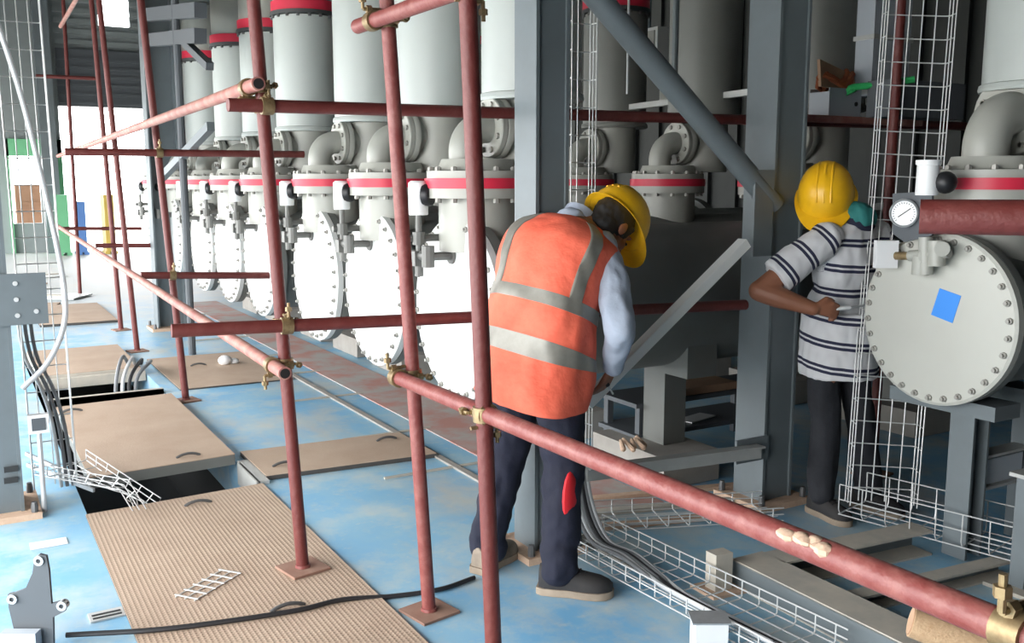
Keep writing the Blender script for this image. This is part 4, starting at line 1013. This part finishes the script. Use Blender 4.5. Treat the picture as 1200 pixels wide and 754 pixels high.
mb = MB(); mb.ball(hd - hu * .055 + hf * .025, (.080, .086, .058), 16, R3); mb.capsule(hd - hu * .09, nb_ + tu * .03 + f2 * .02, .070, .078)
blob(mb, 'face_scarf', 'scarf_green', P2, .008, 5, wrinkle=.008, wscale=26)['label'] = 'green scarf over mouth and neck'
# polo shirt
mb = MB(); R3 = rotm(r2, tf, tu)
mb.ball(hc - tu * .02, (.182, .14, .10), 16, R3); mb.ball(hc.lerp(ch, .35), (.178, .135, .17), 16, R3); mb.ball(ch + tu * .03, (.183, .132, .19), 16, R3); mb.ball(nb_ - tu * .06, (.18, .10, .085), 14, R3)
mb.lathe([(.184, -.215), (.186, -.1), (.178, .1)], hc - tu * .01 + f2 * .02, Z, 28)
for s_, e_ in ((shR, elR), (shL, elL)): mb.capsule(s_, s_.lerp(e_, .5), .078, .082); mb.lathe([(.082, 0), (.088, .13)], s_.lerp(e_, .42), (e_ - s_), 20)
mb.capsule(nb_ - tu * .05, nb_ + tu * .015, .078, .072)
sh = blob(mb, 'polo_shirt', 'striped_jersey', P2, .008, 4, wrinkle=.009, wscale=16)
me = sh.data; at = me.attributes.new('band', 'FLOAT', 'POINT'); oo = ORG[P2.name]
for i, v in enumerate(me.vertices):
    p = v.co + oo; val = (p - hc).dot(tu) / .118
    for s_, e_, sg in ((shR, elR, 1), (shL, elL, -1)):
        ax = (e_ - s_).normalized(); t_ = (p - s_).dot(ax); rad = (p - s_ - ax * t_).length; out_ = (p - nb_).dot(r2) * sg
        if out_ > .175 and t_ > -.04 and rad < .12: val = .35 + (.17 - t_) / .118
    at.data[i].value = val + 10.06
cl = MB(); cl.lathe([(.062, 0), (.082, -.012), (.086, .004), (.068, .036), (.060, .034)], nb_ + tu * .012 + f2 * .012, (tu + tf * .25), 26, closed=True); cl.build('collar', 'collar_dark', sh)
mb = MB(); mb.ball(hc - Z * .03, (.15, .12, .14), 16, rotm(r2, f2, Z))
for h_, k_, a_ in ((hipR, kR, aR), (hipL, kL, aL)): mb.capsule(h_ - f2 * .02, k_, .080, .074); mb.capsule(k_, a_ + Z * .02, .074, .066)
blob(mb, 'jeans', 'black_jeans', P2, .010, 5, wrinkle=.011, wscale=12)
for a_ in (aR, aL):
    td = (f2 + (RT * -.15 if a_ is aR else RT * .2)).normalized(); shoe(P2, V((a_.x, a_.y, 0)) - td * .08, V((a_.x, a_.y, 0)) + td * .19, high=.15, w_=.05)
p = wrR + dv * .075; q = W(1018, 358, 4.34)
tl = thing('hand_tool', 'slim tool with a pale handle held by the striped-shirt worker', 'tool', p)
MB().capsule(p - dv * .01, p.lerp(q, .5), .010, .009, 10).build('grip', 'white_plastic', tl); MB().cyl(p.lerp(q, .45), q, .005, 8).build('blade', 'galvanized', tl)

# ================================================================== BACKGROUND EQUIPMENT AND CLUTTER
_, b8, t8 = post('dark red scaffold post seen through the tall upright wire tray', None, (1056, 0), base=FL(1022, 556))
_, b9, t9 = post('dark red scaffold post standing just behind the right-hand steel column', None, (891, 0), base=V((3.52, 3.56, .0)))
pz = T1a.lerp(T1b, .8)
c = W(972, 138, 5.28)
tag(MB().box(c.x - .35, c.x + .62, c.y - .13, c.y + .06, c.z - .035, c.z).build('walk_plank', 'scaffold_dusty', org=c, smooth=0), 'dusty plank resting on the upper crossing rail behind the right-hand column', 'plank')
t = thing('carton', 'pale grey open box on the plank above the striped-shirt worker', 'box', c)
MB().box(c.x - .12, c.x + .13, c.y - .10, c.y + .04, c.z + .001, c.z + .13).build('body', 'pale_box', t, smooth=0)
MB().cyl((c.x + .09, c.y - .104, c.z + .07), (c.x + .09, c.y - .099, c.z + .07), .012, 12).build('hole', 'recess_shade', t)
for k in (-1, 1): MB().box(c.x - .12, c.x + .13, c.y - .03 + k * .066, c.y - .03 + k * .07, c.z + .13, c.z + .15).build('flap', 'pale_box', t, smooth=0)
m = MB(); pts = []
for i in range(70):
    g = i * .55; pts.append(V((c.x + .0 + .10 * math.cos(g) * (1 - .3 * math.sin(i * .3)), c.y - .03 + .05 * math.sin(g), c.z + .17 + .05 * (i / 70) + .035 * math.sin(g * 1.7 + i * .2))))
tag(m.tube(pts, .013, 7).build('rope_coil', 'rust_rope', org=c + Z * .13), 'rusty orange coil of rope heaped on the pale grey box', 'rope')
m = MB(); a = V((c.x - .13, c.y - .05, c.z + .16)); m.hexa([a, a + V((.28, 0, -.02)), a + V((.28, .02, -.02)), a + V((0, .02, 0)), a + V((-.02, 0, .14)), a + V((.25, 0, .07)), a + V((.25, .02, .07)), a + V((-.02, .02, .14))])
tag(m.build('cardboard_flap', 'cardboard', org=a, smooth=0), 'torn brown cardboard sheet standing behind the rope coil', 'cardboard')
p, q = W(998, 105, 5.14), W(1072, 93, 5.0)
tag(MB().tube(bez([p - Z * .02, p + Z * .01, p.lerp(q, .5), q], 14), [.03, .028] + [.018] * 13, 8).build('green_strap', 'green_strap', org=p), 'bright green strap beside the rope coil, behind the wire tray', 'strap')
a = W(1062, 139, 5.2); m = MB().box(a.x - .25, a.x + .35, a.y - .1, a.y + .06, a.z - .0, a.z + .19)
tag(m.build('tool_chest', 'shutter', org=a, smooth=0), 'dark chest behind the tall wire tray, above the gauge', 'chest')
# ceiling duct and dark service pipes at the back
a = PY(1045, 60, 3.62); t = thing('air_duct', 'pale sheet metal duct hanging behind the tall wire tray', 'duct', V((a.x, 3.68, 2.06)))
MB().box(a.x - .15, a.x + .15, 3.62, 3.74, 2.06, 7.49).build('duct_shell', 'pale_box', t, smooth=0)
for z_ in (2.07, 2.36, 3.3): MB().box(a.x - .16, a.x + .16, 3.61, 3.75, z_, z_ + .025).build('seam', 'pale_steel', t, smooth=0)
p, q = PX(688, 132, 4.45), PX(905, 105, 4.45); d = (q - p)
tag(MB().bar(p - d * .25, q + d * .1, .05, .04).build('support_angle', 'pale_steel', org=p, smooth=0), 'pale steel angle running under the rear interrupter tanks', 'steel angle')
for px_, lb in ((790, 'thin grey service pipe rising behind the tube brace'), (735, 'thin pale conduit hanging behind the upper tube brace')):
    a = PX(px_, 112, 3.9); tag(MB().cyl(V((a.x, a.y, a.z + .01)), V((a.x, a.y, 7.49)), .02 if px_ > 740 else .008, 10).build('service_pipe', 'steel_paint' if px_ > 740 else 'conduit', org=a), lb, 'pipe')
for i, (px_, py_) in enumerate(((745, 60), (790, 98))):
    a = PX(px_ + 15, py_, 5.6); t = thing('control_box', ('pale control box high behind the tube brace', 'grey control box low behind the tube brace')[i], 'box', a)
    MB().box(a.x - .1, a.x + .1, a.y - .25, a.y + .25, a.z - .18, a.z + .18).build('body', ('pale_paint', 'tank_paint_shaded')[i], t, smooth=0)
    MB().box(a.x - .115, a.x - .101, a.y - .22, a.y + .22, a.z - .15, a.z + .15).build('door', 'tank_paint_shaded', t, smooth=0)
    MB().cyl((a.x, a.y, a.z + .18), (a.x, a.y, 7.49), .02, 8).build('drop_rod', 'steel_paint', t)
# below the first tank: cardboard, pipes
a = W(810, 452, 5.75)
t = thing('low_rack', 'low dark rack under the first tank holding a sheet of cardboard', 'rack', V((a.x, a.y, 0)))
for k in (-.5, .5):
    for j in (-.15, .15): MB().box(a.x + k - .02, a.x + k + .02, a.y + j - .02, a.y + j + .02, 0, a.z - .04).build('leg', 'shutter', t, smooth=0)
for zz in (a.z - .04, a.z - .22): MB().box(a.x - .55, a.x + .55, a.y - .18, a.y + .18, zz, zz + .025).build('shelf', 'shutter', t, smooth=0)
tag(MB().box(a.x - .22, a.x + .22, a.y - .16, a.y + .1, a.z - .013, a.z + .03).build('cardboard_sheet', 'cardboard', org=a, smooth=0), 'brown cardboard sheet lying on the low dark rack', 'cardboard')
a = a - Z * .193; tag(MB().obox(a - V((0, .05, -.004)), V((.12, .03, 0)), V((-.02, .05, 0)), Z * .003).build('paper_sheet', 'wire', org=a, smooth=0), 'pale folded paper on the lower shelf of the dark rack', 'paper')
a = FL(702, 512, .17); m = MB()
for i in range(5): m.capsule(V((2.97 + i * .035, 3.93 - .04 * (i % 2), .20)), V((3.0 + i * .03, 3.99 + .02 * math.sin(i * 2), .225)), .016 - .002 * (i % 2), .010, 8)  # loose pale pieces of debris
tag(m.build('pale_debris', 'mortar', org=(3.04, 3.95, .17)), 'pale debris lying on the plinth by the pale brace', 'debris')
# dark pipework before the far tanks and beside the far column
t = thing('pipe_frame', 'dark steel pipe frame standing between the far column and the far tanks', 'frame', PX(222, 345, 1.84) * 1)
bz = PX(222, 345, 1.84); base = V((bz.x, bz.y, 0))
MB().cyl(base, base + Z * 4.5, .035, 10).build('upright', 'shutter', t)
p, q = PX(190, 208, 1.84), PX(247, 148, 1.84); MB().bar(p, q, .06, .07).build('diagonal', 'steel_paint', t, smooth=0)
p, q = PX(207, 40, 1.84), PX(246, 78, 1.84); MB().bar(p, q, .06, .06).build('diagonal', 'shutter', t, smooth=0)
for py_ in (18, 48): p, q = PX(170, py_, 1.86), PX(235, py_ - 6, 1.86); MB().bar(p, q, .10, .12).build('crossbar', 'shutter', t, smooth=0)
# things by the bright doorway
def crate(label, px_, py_, w_, h_, m_, Y=21):
    a = PY(px_, py_, Y); a.z = 0; t = thing('crate', label, 'crate', a, 'crates by the far doorway')
    MB().box(a.x - w_ / 2, a.x + w_ / 2, a.y - .3, a.y + .3, .06, h_).build('body', m_, t, smooth=0)
    for k in (-1, 1): MB().box(a.x + k * w_ * .4 - .05, a.x + k * w_ * .4 + .05, a.y - .3, a.y + .3, 0, .06).build('foot', m_, t, smooth=0)
    for k in (.3, .7): MB().box(a.x - w_ / 2, a.x + w_ / 2, a.y - .32, a.y - .3, h_ * k, h_ * k + .06).build('slat', m_, t, smooth=0)
crate('brown stacked crate at the small opening left of the doorway', 34, 262, .52, 1.5, 'brown_crate', 25.2)
crate('small blue crate standing in the bright doorway', 93, 250, .18, 1.15, 'blue_far', 23)
crate('small green crate standing in the bright doorway', 72, 250, .22, 1.3, 'green_paint', 23)
crate('small yellow crate in the doorway beside the close pair of posts', 126, 250, .2, 1.3, 'yellow_far', 23)
for i in range(6):
    a = V((.4 + (i * .37) % 1.1, 12.3 + i * 1.1, 0)); t = thing('floor_sheet', ('pale sheet lying nearest on the far dusty floor', 'second pale sheet on the far dusty floor', 'third pale sheet on the far dusty floor', 'fourth pale sheet on the far dusty floor', 'fifth pale sheet on the far dusty floor', 'pale sheet lying farthest on the dusty floor by the doorway')[i], 'sheet', a, 'pale sheets on the far floor')
    u_ = V((math.cos(i * 1.3), math.sin(i * 1.3), 0)); MB().obox(a + Z * (.012 + .004 * (i % 3)), u_ * .4, Z.cross(u_) * .28, Z * .01).build('sheet', ('concrete', 'dust_plate', 'pale_paint')[i % 3], t, smooth=0)
    MB().obox(a + Z * (.03 + .004 * (i % 3)) + u_ * .1, u_ * .25, Z.cross(u_) * .05, Z * .008).build('batten', 'dust_steel', t, smooth=0)
# upright tray behind the middle column, junction box at the left column, dark slots in the offcut
a = PY(676, 212, 3.58)
tray('narrow upright wire tray rising behind the column at the bending worker', [V((a.x, 3.58, 3.6)), V((a.x, 3.58, .25))], [-YA] * 2, .13, .05, .12, nb=2)
a = PY(45, 497, 5.0); t = thing('junction_box', 'small white junction box with dark face beside the left column', 'box', a)
MB().box(a.x - .045, a.x + .045, 4.99, 5.03, a.z - .045, a.z + .045).build('body', 'white_plastic', t, smooth=0); MB().box(a.x - .03, a.x + .03, 4.985, 4.99, a.z - .03, a.z + .03).build('face', 'shutter', t, smooth=0)
MB().cyl((a.x, 5.01, a.z - .045), (a.x, 5.01, .003), .012, 8).build('stand_pipe', 'conduit', t)
